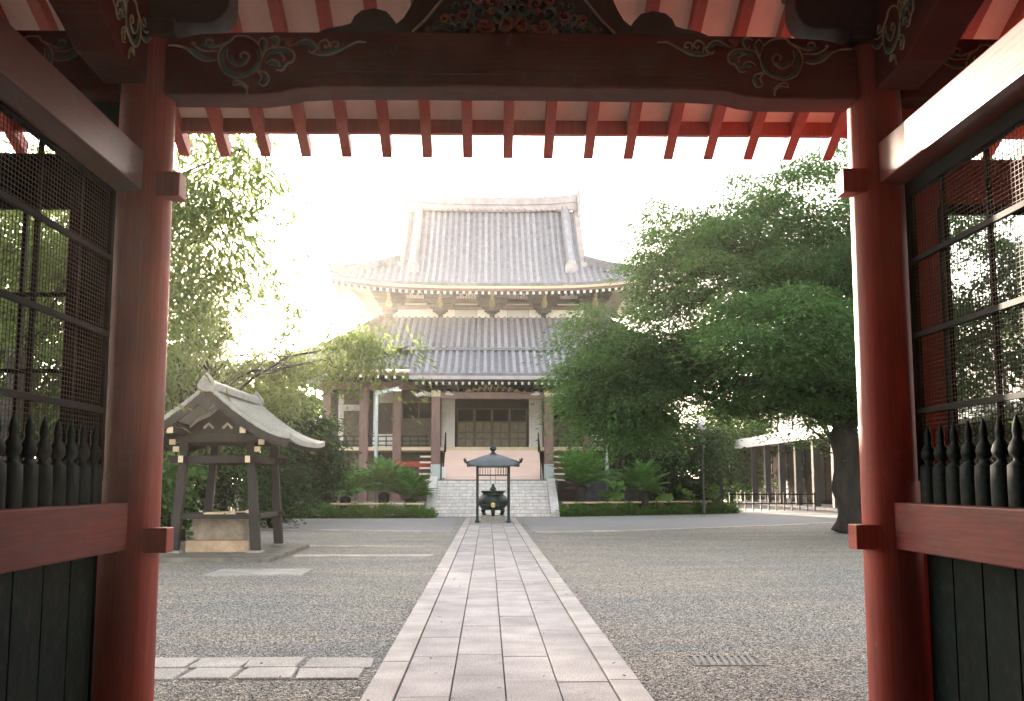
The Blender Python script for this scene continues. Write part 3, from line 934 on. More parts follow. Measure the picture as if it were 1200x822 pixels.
# main ridge
rd = MB()
n = 16
for i in range(n):
    x0 = -5.2 + 10.4 * i / n; x1 = -5.2 + 10.4 * (i + 1) / n
    lift = lambda x: .22 * abs(x / 5.2) ** 3
    vs_ = [(CX + x, 64 + d, z + lift(x)) for x in (x0, x1) for d in (-.28, .28) for z in (17.95, 18.72)]
    rd.add(vs_, [(0, 1, 3, 2), (4, 6, 7, 5), (0, 4, 5, 1), (2, 3, 7, 6), (0, 2, 6, 4), (1, 5, 7, 3)])
rd.tube([(CX - 5.25 + 10.5 * i / 20, 64, 18.76 + .22 * abs(-1 + 2 * i / 20) ** 3) for i in range(21)], .2, 10)
rd.tube([(CX - 5.25 + 10.5 * i / 20, 63.70, 18.4 + .22 * abs(-1 + 2 * i / 20) ** 3) for i in range(21)], .05, 6)
for i in range(31):
    x = -5.1 + 10.2 * i / 30
    rd.lathe([(.1, 0), (.1, .12)], (CX + x, 63.66, 18.02), 8)
rd.build('ridge', M['tile_ridge'], uroof, smooth=40)
for s in (-1, 1):
    oni = MB().prism([(63.3, 17.6), (64.7, 17.6), (64.55, 18.6), (64.3, 19.35), (64, 19.15), (63.7, 19.35), (63.45, 18.6)], 'x', CX + s * 5.2, CX + s * 5.42)
    oni.build('ridge_end_tile', M['tile_ridge'], uroof, bevel=.04)
    # descending ridge
    dr = MB(); yf, zf = slope_pts(UE, UT, 0, 0, .62, 0)
    pts = []
    for i in range(15):
        t = .235 + (.965 - .235) * i / 14; pts.append((CX + s * (4.42 + .02 * i / 14), yf(t), zf(t, 0) + .16))
    for a, b in zip(pts[:-1], pts[1:]): dr.bar(a, b, .42, .5)
    dr.tube([(x, y, z + .28) for x, y, z in pts], .2, 8)
    drr = dr.build('descending_ridge', M['tile_round'], uroof, smooth=40)
    e0 = pts[0]
    MB().prism([(e0[0] - .32, e0[2] - .42), (e0[0] + .32, e0[2] - .42), (e0[0] + .38, e0[2] + .05), (e0[0] + .22, e0[2] + .4), (e0[0], e0[2] + .52), (e0[0] - .22, e0[2] + .4), (e0[0] - .38, e0[2] + .05)], 'y', e0[1] - .25, e0[1] - .02).build('demon_tile', M['tile_ridge'], drr, bevel=.05)
    # corner ridge front
    cr = MB(); pts = []
    for i in range(12):
        t = TG * (1 - i / 11.); w = uw(t)
        pts.append((CX + s * w, yf(t), zf(t, 0) + .55 * (w / W0) ** 3.2 * (1 - t) ** 1.6 + .14))
    pts[-1] = (pts[-1][0], pts[-1][1], pts[-1][2] + .12)
    for a, b in zip(pts[:-1], pts[1:]): cr.bar(a, b, .30, .34)
    cr.tube([(x, y, z + .18) for x, y, z in pts], .15, 8)
    cr.build('corner_ridge', M['tile'], uroof, smooth=40)
    cr = MB()
    for a, b in zip(pts[:-1], pts[1:]): cr.bar((a[0], 128 - a[1], a[2]), (b[0], 128 - b[1], b[2]), .30, .34)
    cr.build('corner_ridge', M['tile'], uroof, smooth=40)


# eave edge boards + rafters
def eave_line(e, w, up, dy, dz, h, d, m, name, parent, n=24):
    mb = MB()
    for i in range(n):
        u0 = -w + 2 * w * i / n; u1 = -w + 2 * w * (i + 1) / n
        lift = lambda u: up * abs(u / w) ** 3.2
        vs_ = [(CX + u, e[0] + dy + q, e[1] + dz + lift(u) + hh) for u in (u0, u1) for q in (0, d) for hh in (0, h)]
        mb.add(vs_, [(0, 1, 3, 2), (4, 6, 7, 5), (0, 4, 5, 1), (2, 3, 7, 6), (0, 2, 6, 4), (1, 5, 7, 3)])
    return mb.build(name, m, parent)


eave_line(UE, W0 - .05, .55, .04, -.30, .13, .12, M['cream'], 'eave_board', hall)
eave_line(UE, W0 - .1, .55, .10, -.44, .13, .12, M['brown'], 'eave_board', hall)
def rafters(e, w, up, n, y0, ln, dz, rise, wd, parent):
    first = None
    for i in range(n):
        u = -w + 2 * w * (i + .5) / n
        lift = up * abs(u / w) ** 3.2
        if first is None:
            mb = MB().box(-wd / 2, wd / 2, 0, ln, -wd * .6, wd * .6, 0).box(-wd / 2 - .003, wd / 2 + .003, -.02, -.001, -wd * .6 - .003, wd * .6 + .003, 1)
            for k in range(8):
                if k % 2: pass
            first = mb.build('rafter', [M['soffit_dark'], M['white']], None)
            first.parent = parent
            o = first
        else:
            o = first.copy(); COL.objects.link(o)
        o.location = Vector((CX + u, e[0] + y0, e[1] + dz + lift)) - worldloc(parent)
        o.rotation_euler = (rise, 0, 0)


rafters(UE, W0 - .2, .55, 50, .22, 3.0, -.52, .12, .13, hall)
sf = MB()
P = []
for i, (y, z) in enumerate(((57.2, 11.98), (60.2, 12.45))):
    w = (W0 - .1) if i == 0 else 6.4
    P.append([(CX - w + 2 * w * j / 24, y, z + (.55 * abs(-1 + 2 * j / 24) ** 3.2 if i == 0 else 0)) for j in range(25)])
sf.grid(P)
for s in (-1, 1):
    sf.add([(CX + s * 8.75, 57.2, 12.45), (CX + s * 8.75, 70.8, 12.45), (CX + s * 6.3, 68, 12.42), (CX + s * 6.3, 60, 12.42)], [(0, 1, 2, 3)])
sf.build('eave_soffit', M['soffit_dark'], hall)
# upper wall band
WB = 6.1
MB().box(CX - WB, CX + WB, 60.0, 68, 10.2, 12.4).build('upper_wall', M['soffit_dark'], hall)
MB().box(CX - WB - .2, CX + WB + .2, 59.82, 59.99, 10.35, 10.78).build('wall_beam', M['brown'], hall)
MB().box(CX - WB - .1, CX + WB + .1, 59.84, 59.99, 11.28, 11.44).build('wall_beam', M['brown'], hall)
bx_ = [-5.75, -2.92, 0, 2.92, 5.75]
for i in range(4):
    a, b = bx_[i] + .10, bx_[i + 1] - .10
    if i in (0, 3):
        MB().box(CX + a, CX + b, 59.95, 59.995, 10.79, 11.27).build('white_panel', M['plaster'], hall)
    else:
        lo, hi = (a, a + .75) if i == 2 else (b - .75, b)
        MB().box(CX + lo, CX + hi, 59.95, 59.995, 10.79, 11.27).build('white_panel', M['plaster'], hall)
        lo2, hi2 = (hi + .02, b - .75) if i == 2 else (a + .75, lo - .02)
        MB().box(CX + lo2, CX + hi2, 59.94, 59.995, 10.79, 11.27).build('shutter', M['pale_wall'], hall)
        lo3, hi3 = (b - .73, b) if i == 2 else (a, a + .73)
        MB().box(CX + lo3, CX + hi3, 59.95, 59.995, 10.79, 11.27).build('white_panel', M['plaster'], hall)
# small posts between eave beams, pale infill
MB().box(CX - WB, CX + WB, 59.7, 59.86, 11.66, 11.80).build('bracket_beam', M['soffit_dark'], hall)
for i in range(4):
    for k in range(7):
        a = bx_[i] + .98 + k * (bx_[i + 1] - bx_[i] - 1.96) / 6.
        MB().box(CX + a - .065, CX + a + .065, 59.3, 59.34, 11.80, 12.10).build('infill_panel', M['plaster'], hall)
    MB().box(CX + bx_[i] + .8, CX + bx_[i + 1] - .8, 59.80, 59.82, 11.52, 11.60).build('infill_panel', M['plaster'], hall)
for x in bx_:
    b = MB()
    b.box(CX + x - .14, CX + x + .14, 59.75, 59.96, 10.79, 11.0)
    for (h0, h1, z0, z1, yf_) in ((.22, .42, 11.0, 11.2, 59.5), (.40, .66, 11.21, 11.45, 59.25), (.62, .86, 11.46, 11.76, 58.9), (.80, .98, 11.77, 12.05, 58.5), (.7, .9, 12.06, 12.34, 58.1)):
        b.prism([(CX + x - h0, z0), (CX + x + h0, z0), (CX + x + h1, z1), (CX + x - h1, z1)], 'y', yf_, 59.95)
        for q in (-1, 0, 1):
            b.box(CX + x + q * h1 * .8 - .09, CX + x + q * h1 * .8 + .09, yf_ - .07, yf_ - .002, z1 - .15, z1)
    bo = b.build('bracket_set', M['soffit_dark'], hall)
    nz_ = MB()
    nz_.tube([(CX + x, 59.3, 11.42), (CX + x, 58.9, 11.40), (CX + x, 58.6, 11.52), (CX + x, 58.5, 11.72)], [.15, .19, .15, .06], 8)
    nz_.tube([(CX + x, 58.9, 11.75), (CX + x, 58.5, 11.85), (CX + x, 58.3, 12.05)], [.12, .11, .05], 8)
    nz_.build('gilded_nosing', M['gilt'], bo, smooth=True)

# lower roof
LE, LT = (53.5, 7.28), (59.9, 10.62)
def lw(t): return 10.6 + (6.3 - 10.6) * t
lr = MB()
roof_sheet(lr, LE, LT, lw, .80, .35, .36, .095, nt=12)
def lsw(t): return 12.5 + (8.2 - 12.5) * t
for sd in ('side+', 'side-'):
    roof_sheet(lr, (10.6, 7.28), (6.3, 10.62), lsw, .80, .35, .36, .08, axis=sd, cy=66.0, nt=6)
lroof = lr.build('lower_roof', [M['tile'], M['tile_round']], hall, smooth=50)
for s in (-1, 1):
    yf, zf = slope_pts(LE, LT, 0, 0, .80, .35)
    pts = [(CX + s * lw(t), yf(t), zf(t, lw(t) / 10.6) + .12) for t in [i / 10 for i in range(11)]]
    cr = MB()
    for a, b in zip(pts[:-1], pts[1:]): cr.bar(a, b, .3, .36)
    cr.build('corner_ridge', M['tile'], lroof)
# upper tile course over the porch
tr_ = MB(); roof_sheet(tr_, (55.0, 8.50), (59.9, 10.80), lambda t: 5.6, .95, 0, .36, .1, nt=6, thick=.15)
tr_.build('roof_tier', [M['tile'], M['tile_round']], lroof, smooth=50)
eave_line(LE, 10.5, .35, .05, -.29, .12, .1, M['cream'], 'eave_board', hall)
eave_line(LE, 10.45, .35, .12, -.41, .12, .1, M['brown'], 'eave_board', hall)
rafters(LE, 10.3, .35, 48, .25, 3.2, -.50, .14, .12, hall)
sf = MB()
sf.add([(CX - 10.5, 53.7, 7.02), (CX + 10.5, 53.7, 7.02), (CX + 9.2, 58.9, 7.5), (CX - 9.2, 58.9, 7.5)], [(0, 1, 2, 3)])
sf.build('eave_soffit', M['soffit_dark'], hall)
# porch roof
PE = (51.5, 6.82)
pr_ = MB(); roof_sheet(pr_, PE, (55.35, 8.42), lambda t: 4.05, .92, .0, .36, .095, nt=6, thick=.12)
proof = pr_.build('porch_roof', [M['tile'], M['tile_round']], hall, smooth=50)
MB().box(CX - 4.05, CX + 4.05, 51.52, 51.70, 6.50, 6.68).build('eave_board', M['tile_ridge'], proof)
MB().box(CX - 3.9, CX + 3.9, 51.72, 56, 6.40, 6.49).build('porch_soffit', M['soffit_dark'], proof)
pf = None
for i in range(24):
    u = -3.7 + 7.4 * i / 23
    if pf is None:
        pf = MB().box(CX + u - .05, CX + u + .05, 51.78, 56, 6.27, 6.395, 0).box(CX + u - .053, CX + u + .053, 51.76, 51.779, 6.267, 6.398, 1).build('porch_rafter', [M['soffit_dark'], M['pale_wall']], proof)
    else: dup_part(pf, proof, (u + 3.7, 0, 0))
for s in (-1, 1):
    px = CX + s * 2.80
    po = MB().box(px - .22, px + .22, 52.8, 53.2, 1.66, 6.12).build('porch_pillar', M['brown'], hall, bevel=.03)
    MB().box(px - .235, px + .235, 52.785, 53.215, 1.662, 2.42).build('metal_sleeve', M['steel'], po, bevel=.02)
    MB().box(px - .235, px + .235, 52.785, 53.215, 5.76, 6.06).build('gold_band', M['cream'], po, bevel=.01)
    MB().prism([(px - .3, 6.12), (px + .3, 6.12), (px + .7, 6.30), (px - .7, 6.30)], 'y', 52.7, 53.3).build('bracket', M['soffit_dark'], po)
    # white carved nosings either side of the pillar
    for q in (-1, 1):
        nb = MB().tube([(px + q * .22, 53, 5.86), (px + q * .6, 52.96, 5.92), (px + q * .95, 52.95, 5.84), (px + q * 1.1, 52.95, 5.98)], [.10, .14, .09, .04], 8, flat=1)
        nb.build('carved_nosing', M['pale_wall'], po, smooth=True)
MB().box(CX - 2.58, CX + 2.58, 52.86, 53.14, 5.66, 6.0).build('porch_beam', M['brown'], hall, bevel=.02)
# carving in the middle of the porch beam
cv = MB()
for i in range(9):
    u = -1.2 + 2.4 * i / 8; h = .34 * (1 - (abs(u) / 1.25) ** 1.2) + .05
    cv.tube([(CX + u - .12, 53, 6.02), (CX + u, 52.93, 6.02 + h), (CX + u + .12, 52.96, 6.02 + h * .5), (CX + u + .02, 52.9, 6.06)], [.07, .09, .06, .04], 6)
cv.build('beam_carving', M['gilt'], hall, smooth=True)

# ground floor walls
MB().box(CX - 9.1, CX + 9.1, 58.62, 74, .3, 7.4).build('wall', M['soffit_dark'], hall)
dt = M['panel']
ds = MB().box(CX - 2.0, CX - 1.93, 58.45, 58.6, 3.36, 6.0).box(CX + 1.93, CX + 2.0, 58.45, 58.6, 3.36, 6.0).box(CX - 1.93, CX + 1.93, 58.45, 58.6, 5.55, 6.1).build('door_surround', M['dkwood'], hall)
for i in range(4):
    x0 = CX - 1.92 + i * .962; x1 = x0 + .955
    d = MB()
    d.box(x0, x1, 58.54, 58.59, 3.40, 5.54)
    for z0, z1 in ((3.48, 3.86), (3.94, 4.20), (4.28, 4.78)):
        for q0, q1 in ((x0 + .08, (x0 + x1) / 2 - .03), ((x0 + x1) / 2 + .03, x1 - .08)):
            d.box(q0, q1, 58.522, 58.538, z0, z1, 1)
    d.box(x0, x0 + .05, 58.515, 58.539, 3.40, 5.54); d.box(x1 - .05, x1, 58.515, 58.539, 3.40, 5.54)
    do = d.build('door_panel', [dt, M['panel_light']], hall)
    lt = MB().box(x0 + .06, x1 - .06, 58.505, 58.512, 4.86, 5.5)
    lt.build('door_glazing', M['darkglass'], do)
for s in (-1, 1):
    MB().box(*sorted((CX + s * 2.03, CX + s * 2.76)), 58.40, 58.6, 3.44, 6.35).build('white_panel', M['plaster'], hall)
    MB().box(*sorted((CX + s * 2.78, CX + s * 3.05)), 58.2, 58.6, 3.36, 6.5).build('wall_post', M['brown'], hall)
MB().box(CX - 2.77, CX + 2.77, 58.38, 58.62, 3.3, 3.43).build('door_sill', M['brown'], hall)
# veranda floor and its edge
MB().box(CX - 9.2, CX + 9.2, 56.25, 58.6, 3.10, 3.285).build('veranda_floor', M['brown'], hall)
MB().box(CX - 9.25, CX + 9.25, 56.12, 56.245, 3.19, 3.375).build('veranda_edge', M['cream'], hall)
MB().box(CX - 9.2, CX + 9.2, 57.2, 57.3, .3, 3.09).build('under_floor_wall', M['panel'], hall)
for s in (-1, 1):
    for k, xx in enumerate((4.98, 6.72, 8.68)):
        MB().box(CX + s * xx - .23, CX + s * xx + .23, 56.02, 56.46, .4, 6.9).build('veranda_pillar', M['brown'], hall, bevel=.03)
    MB().box(*sorted((CX + s * 3.05, CX + s * 9.1)), 56.06, 56.42, 6.40, 6.78).build('veranda_beam', M['brown'], hall, bevel=.02)
    # railing
    r_ = MB()
    for z in (3.46, 3.68, 3.93): r_.box(*sorted((CX + s * 3.3, CX + s * 9.1)), 56.14, 56.20, z - .03, z + .03)
    for k in range(14):
        u = 3.45 + k * .42
        r_.box(CX + s * u - .03, CX + s * u + .03, 56.145, 56.195, 3.38, 3.9)
    r_.build('railing', M['dkwood'], hall)
    # bays
    bay = lambda a, b, y, z0, z1, m, nm, par=hall: MB().box(*sorted((CX + s * a, CX + s * b)), y, 58.61, z0, z1).build(nm, m, par)
    bay(3.1, 4.9, 58.50, 3.36, 5.0, M['panel'], 'window_panel')
    wv = bay(3.1, 4.9, 58.48, 5.02, 5.85, M['darkglass'], 'window')
    bs = MB()
    for k in range(3): bs.box(*sorted((CX + s * (3.1 + .88 * k), CX + s * (3.15 + .88 * k))), 58.44, 58.475, 3.36, 5.85)
    bs.box(*sorted((CX + s * 3.05, CX + s * 5.0)), 58.42, 58.475, 5.86, 5.95)
    for k in range(19): bs.box(*sorted((CX + s * (3.12 + .1 * k), CX + s * (3.15 + .1 * k))), 58.44, 58.475, 5.96, 6.7)
    bs.build('window_lattice', M['brown'], wv)
    bay(5.3, 6.5, 58.5, 3.36, 4.15, M['plaster'], 'white_panel')
    wv = bay(5.3, 6.2, 58.49, 4.2, 5.75, M['panel'], 'window')
    bs = MB()
    for k in range(6): bs.box(*sorted((CX + s * (5.33 + .16 * k), CX + s * (5.38 + .16 * k))), 58.44, 58.485, 4.25, 5.75)
    bs.box(*sorted((CX + s * 5.25, CX + s * 6.22)), 58.42, 58.485, 4.16, 4.26); bs.box(*sorted((CX + s * 5.25, CX + s * 6.22)), 58.42, 58.485, 5.751, 5.85)
    bs.build('window_lattice', M['brown'], wv)
    bay(6.23, 6.48, 58.47, 4.2, 6.2, M['plaster'], 'white_panel')
    bay(5.25, 6.5, 58.47, 5.87, 6.6, M['pale_wall'], 'white_panel')
    bay(7.1, 8.4, 58.5, 3.36, 5.4, M['panel'], 'window_panel')
    bay(7.05, 8.4, 58.45, 5.42, 5.75, M['pale_wall'], 'white_panel')
    bay(8.1, 8.38, 58.42, 3.36, 6.3, M['pale_wall'], 'white_panel')
    bay(7.1, 8.4, 58.5, 5.77, 6.5, M['panel'], 'window_panel')
# pale wooden inner steps under the porch
for k in range(9):
    z0 = 1.66 + k * .17; y0 = 53.5 + k * .30
    MB().box(CX - 2.52, CX + 2.52, y0, 56.24, z0 - .0, z0 + .168).build('wooden_step', M['pinkstep'], hall, bevel=.012)
for s in (-1, 1):
    hr = MB().tube([(CX + s * 2.42, 53.4, 2.5), (CX + s * 2.42, 56.0, 4.1)], .035, 8).tube([(CX + s * 2.42, 53.45, 1.7), (CX + s * 2.42, 53.45, 2.52)], .03, 8).tube([(CX + s * 2.42, 55.9, 3.1), (CX + s * 2.42, 55.9, 4.05)], .03, 8)
    hr.build('handrail', M['iron'], hall, smooth=True)
    sd_ = MB()
    for k in range(5):
        sd_.box(*sorted((CX + s * 3.06, CX + s * (3.75 + .0))), 55.0 + .2 * k, 56.1, 1.66 + .3 * k - .04, 1.66 + .3 * k + .05)
    sd_.build('side_tread', M['pinkstep'], hall)
    MB().box(*sorted((CX + s * 3.1, CX + s * 5.0)), 55.9, 56.1, 2.35, 2.6).build('red_beam', M['red'], hall)
    sl = MB()
    for k in range(4): sl.box(*sorted((CX + s * 3.76, CX + s * 5.0)), 55.95, 56.05, 1.2 + .28 * k, 1.3 + .28 * k)
    sl.build('slat_screen', M['brown'], hall)
MB().box(CX - 3.2, CX + 3.2, 52.3, 56.0, .2, 1.655).build('landing', M['stone2'], hall)
MB().box(CX - 9.6, CX + 9.6, 55.9, 74, 0, .55).build('plinth', M['stone2'], hall)

# stone staircase
st = thing('stone_staircase', 'pale weathered stone staircase rising to the temple porch, joints dark', 'staircase', (CX, 50.5, 0))
NS = 11
for k in range(NS):
    z0 = k * .148; y0 = 48.6 + k * .31
    MB().box(CX - 2.62, CX + 2.62, y0, y0 + .45, max(0, z0 - .3), z0 + .148).build('step', M['step'], st, bevel=.015)
for s in (-1, 1):
    x0, x1 = sorted((CX + s * 2.63, CX + s * 3.02))
    MB().prism([(48.45, 0), (52.3, 0), (52.3, 1.82), (52.0, 1.82), (48.45, .22)], 'x', x0, x1).build('cheek_wall', M['stone'], st, bevel=.02)
MB().box(CX - 2.62, CX + 2.62, 52.02, 52.28, 1.50, 1.668).build('top_edge', M['dkwall'], st, bevel=.01)

# small white notice on the porch steps
sg = thing('notice_board', 'small white notice board standing beside the left porch pillar', 'sign', (CX - 2.42, 53.3, 1.66))
MB().box(CX - 2.50, CX - 2.30, 53.25, 53.28, 1.75, 2.30).build('board', M['white'], sg, bevel=.004)
MB().box(CX - 2.41, CX - 2.39, 53.281, 53.30, 1.665, 2.2).build('stake', M['brown'], sg)

# ------------------------------------------------------------------ incense burner and its shelter
BX, BY = .065, 41.4
ib = thing('incense_shelter', 'dark bronze incense shelter with curved roof and four thin posts on the path', 'shelter', (BX, BY, 0), None)
ped = MB().box(BX - .46, BX + .46, BY - .42, BY + .42, 0.04, .30).box(BX - .60, BX + .60, BY - .55, BY + .55, .03, .09)
tag(ped.build('stone_pedestal', M['stone2'], bevel=.015), 'grey stone pedestal under the bronze incense burner', 'pedestal')
pp = None
for sx in (-1, 1):
    for sy in (-1, 1):
        if pp is None:
            pp = MB().tube([(BX + sx * .60, BY + sy * .6, .04), (BX + sx * .60, BY + sy * .6, 2.16)], .045, 12).lathe([(.09, .03), (.09, .09), (.06, .12)], (BX + sx * .6, BY + sy * .6, 0), 12).build('post', M['bronze'], ib, smooth=40)
        else:
            dup_part(pp, ib, ((sx + 1) * .6, (sy + 1) * .6, 0))
fr = MB()
for z, h in ((1.80, .05), (2.12, .07)):
    for s in (-1, 1):
        fr.box(BX - .6, BX + .6, BY + s * .6 - .03, BY + s * .6 + .03, z, z + h)
        fr.box(BX + s * .6 - .03, BX + s * .6 + .03, BY - .6, BY + .6, z, z + h)
fr.build('frame', M['bronze'], ib)
lt = MB()
for k in range(11):
    if 4 <= k <= 6: continue
    u = -.5 + .1 * k
    for s in (-1, 1): lt.box(BX + u - .008, BX + u + .008, BY + s * .6 - .008, BY + s * .6 + .008, 1.85, 2.12)
lt.build('lattice', M['bronze'], ib)
for s in (-1, 1):
    MB().tube([(BX - .6, BY + s * .60, .70), (BX + .6, BY + s * .60, .70)], .02, 8).build('cross_bar', M['bronze'], ib, smooth=True)
rf = MB(); P = []
NT = 10
for i in range(NT + 1):
    t = i / NT; w = 1.0 * (1 - t) + .10 * t
    z = 2.19 + .44 * (t * .35 + .65 * (1 - (1 - t) ** 2.1))
    row = []
    for k in range(33):
        a = k % 32; sd = a // 8; q = -1 + 2 * (a % 8) / 8
        up = .10 * abs(q) ** 4 * (1 - t) ** 3
        x, y = ((q, -1), (1, q), (-q, 1), (-1, -q))[sd]
        row.append((BX + x * w, BY + y * w, z + up))
    P.append(row)
rf.grid(P)
P2 = [[(x, y, z - .05) for x, y, z in P[0]], P[0]]
rf.grid(P2)
rf.grid([[(x, y, z - .05) for x, y, z in P[0]], [(BX + (x - BX) * .3, BY + (y - BY) * .3, 2.2) for x, y, z in P[0]]])
rfo = rf.build('roof', M['copper'], ib, smooth=45)
for sx in (-1, 1):
    for sy in (-1, 1):
        MB().tube([(BX + sx * .06, BY + sy * .06, 2.64), (BX + sx * .45, BY + sy * .45, 2.50), (BX + sx * .98, BY + sy * .98, 2.31)], .025, 6).tube(
            [(BX + sx * .95, BY + sy * .95, 2.29), (BX + sx * 1.05, BY + sy * 1.05, 2.32), (BX + sx * 1.09, BY + sy * 1.09, 2.42), (BX + sx * 1.06, BY + sy * 1.06, 2.47)], [.04, .045, .04, .02], 8).build('corner_curl', M['bronze'], rfo, smooth=True)
MB().lathe([(.13, 2.60), (.13, 2.66), (.07, 2.70), (.06, 2.74), (.12, 2.80), (.13, 2.86), (.09, 2.93), (.02, 2.98), (.005, 3.02)], (BX, BY, 0), 16).build('finial', M['bronze'], rfo, smooth=True)

bu = thing('incense_burner', 'round dark bronze incense burner on three feet with gold crest', 'incense burner', (BX, BY, .3))
MB().lathe([(.10, .52), (.34, .50), (.47, .58), (.555, .72), (.57, .82), (.545, .94), (.45, 1.05), (.40, 1.09), (.40, 1.15), (.47, 1.19), (.47, 1.23), (.40, 1.23), (.36, 1.12), (.05, 1.10)], (BX, BY, 0), 36).build('bowl', M['bronze'], bu, smooth=50)
MB().lathe([(.565, .80), (.60, .815), (.60, .845), (.565, .86)], (BX, BY, 0), 36).build('rim_band', M['bronze'], bu, smooth=30)
for k in range(3):
    a = -pi / 2 + 2 * pi * k / 3
    MB().tube([(BX + .36 * cos(a), BY + .36 * sin(a), .62), (BX + .44 * cos(a), BY + .44 * sin(a), .45), (BX + .38 * cos(a), BY + .38 * sin(a), .30)], [.11, .085, .07], 10).build('foot', M['bronze'], bu, smooth=True)
cr = MB().lathe([(.10, -.0), (.09, .03), (.03, .045)], (0, 0, 0), 20).build('crest', M['gold'], bu, smooth=30)
cr.location = (0, -.575, .40); cr.rotation_euler = (pi / 2, 0, 0)
for v in cr.data.vertices: v.co += worldloc(bu)
MB().lathe([(.09, 1.22), (.13, 1.29), (.09, 1.36), (.05, 1.40), (.07, 1.44), (.01, 1.50)], (BX, BY, 0), 14).build('lid_ornament', M['bronze'], bu, smooth=True)
# two hanging chains from the shelter roof down to the burner
hc = MB()
for s in (-1, 1): hc.tube([(BX + s * .09, BY, 1.46), (BX + s * .11, BY, 2.2)], .018, 6)
hc.build('hanger', M['steel'], ib)

# ------------------------------------------------------------------ water pavilion
wp = thing('water_pavilion', 'wooden purification pavilion with curved gabled roof left of the path', 'pavilion', (-5.9, 24.2, 0))
tag(MB().box(-7.75, -4.45, 21.6, 26.3, -.05, .09).build('stone_platform', M['platform'], bevel=.02), 'low worn stone platform under the wooden water pavilion', 'platform')
ZB = .092
PCX, PH = -5.9, .86
for sx in (-1, 1):
    for y in (23.0, 25.5):
        b = MB(); x = PCX + sx * PH
        top_ = x - sx * .17
        vs_ = []
        for (cx_, z, h) in ((x, ZB + .06, .10), (top_, 2.42, .08)):
            vs_ += [(cx_ - h, y - h, z), (cx_ + h, y - h, z), (cx_ + h, y + h, z), (cx_ - h, y + h, z)]
        b.add(vs_, [(3, 2, 1, 0), (4, 5, 6, 7), (0, 1, 5, 4), (1, 2, 6, 5), (2, 3, 7, 6), (3, 0, 4, 7)])
        po = b.build('post', M['dkwood'], wp, bevel=.01)
        MB().box(x - .16, x + .16, y - .16, y + .16, ZB, ZB + .058).build('post_base', M['stone2'], po, bevel=.01)
bm_ = MB()
for y in (23.0, 25.5):
    bm_.box(PCX - 1.0, PCX + 1.0, y - .05, y + .05, 1.98, 2.14)
    bm_.box(PCX - 1.15, PCX + 1.15, y - .07, y + .07, 2.43, 2.58)
for sx in (-1, 1):
    bm_.box(PCX + sx * .70 - .05, PCX + sx * .70 + .05, 22.7, 25.8, 1.99, 2.13)
    bm_.box(PCX + sx * .74 - .06, PCX + sx * .74 + .06, 22.0, 26.4, 2.581, 2.70)
bm_.build('tie_beam', M['dkwood'], wp, bevel=.008)
lr_ = MB()
for y in (23.0, 25.5): lr_.box(PCX - .95, PCX + .95, y - .04, y + .04, .80, .90)
for sx in (-1, 1): lr_.box(PCX + sx * .82 - .04, PCX + sx * .82 + .04, 23.0, 25.5, .805, .895)
lr_.build('low_rail', M['dkwood'], wp)
# cream beam ends
for sx in (-1, 1):
    for q in ((PCX + sx * .74 - .062, PCX + sx * .74 + .062, 21.985, 21.999, 2.579, 2.702), (PCX + sx * 1.15 - .006, PCX + sx * 1.15 + .006, 22.93, 23.07, 2.43, 2.58),
              (PCX + sx * .70 - .052, PCX + sx * .70 + .052, 22.685, 22.699, 1.99, 2.13)):
        MB().box(*q).build('beam_end_cap', M['cream'], wp)
# gable truss: struts and carved boards
for y in (23.0, 25.5):
    tb = MB()
    tb.prism([(PCX - .85, 2.585), (PCX + .85, 2.585), (PCX + .55, 2.80), (PCX + .12, 3.12), (PCX - .12, 3.12), (PCX - .55, 2.80)], 'y', y - .03, y + .03)
    tb.build('gable_infill', M['dkwood'], wp)
    tc_ = MB()
    for s in (-1, 1):
        tc_.tube([(PCX + s * .05, y - .06, 3.15), (PCX + s * .22, y - .06, 3.02), (PCX + s * .45, y - .06, 2.90), (PCX + s * .6, y - .06, 2.74)], [.05, .06, .045, .02], 6)
        tc_.tube([(PCX + s * .3, y - .06, 2.72), (PCX + s * .2, y - .06, 2.82), (PCX + s * .1, y - .06, 2.72)], .03, 6)
    tc_.build('gable_carving', M['pale_wall'] if y < 24 else M['dkwood'], wp, smooth=True)
# brackets with gilt ends at post heads
bk = MB()
for sx in (-1, 1):
    for k, (dx, z) in enumerate(((.98, 2.28), (1.06, 2.43))):
        bk.box(PCX + sx * (dx - .12) - .06, PCX + sx * (dx - .12) + .06, 22.86, 22.91, z - .06, z + .05)
bk.build('bracket_cap', M['cream'], wp)
# roof: concave slopes with upturned eave tips, ridge along y
def wz(u, v):   # u 0 ridge..1 eave, v -1..1 along the ridge
    return 3.50 - 1.22 * (u * 1.28 - .28 * u * u) + .12 * u * u * u * u * 1.6 + .10 * abs(v) ** 3
rf = MB()
for sx in (-1, 1):
    for dz in (0, -.11):
        P = [[(PCX + sx * 1.72 * (i / 12), 24.25 + v * 2.35, wz(i / 12, v) + dz) for v in [-1 + 2 * j / 12 for j in range(13)]] for i in range(13)]
        rf.grid(P)
    rf.grid([[(PCX + sx * 1.72, 24.25 + v * 2.35, wz(1, v) + dz) for v in [-1 + 2 * j / 12 for j in range(13)]] for dz in (0, -.11)])
    for v in (-1, 1):
        rf.grid([[(PCX + sx * 1.72 * i / 12, 24.25 + v * 2.35, wz(i / 12, v) + dz) for i in range(13)] for dz in (0, -.11)])
    # shingle courses
    for k in range(1, 24):
        u = k / 24
        rf.tube([(PCX + sx * 1.72 * u, 24.25 + v * 2.34, wz(u, v) + .004) for v in [-1 + 2 * j / 10 for j in range(11)]], .011, 5)
wroof = rf.build('roof', M['shingle'], wp, smooth=45)
bg_ = MB()
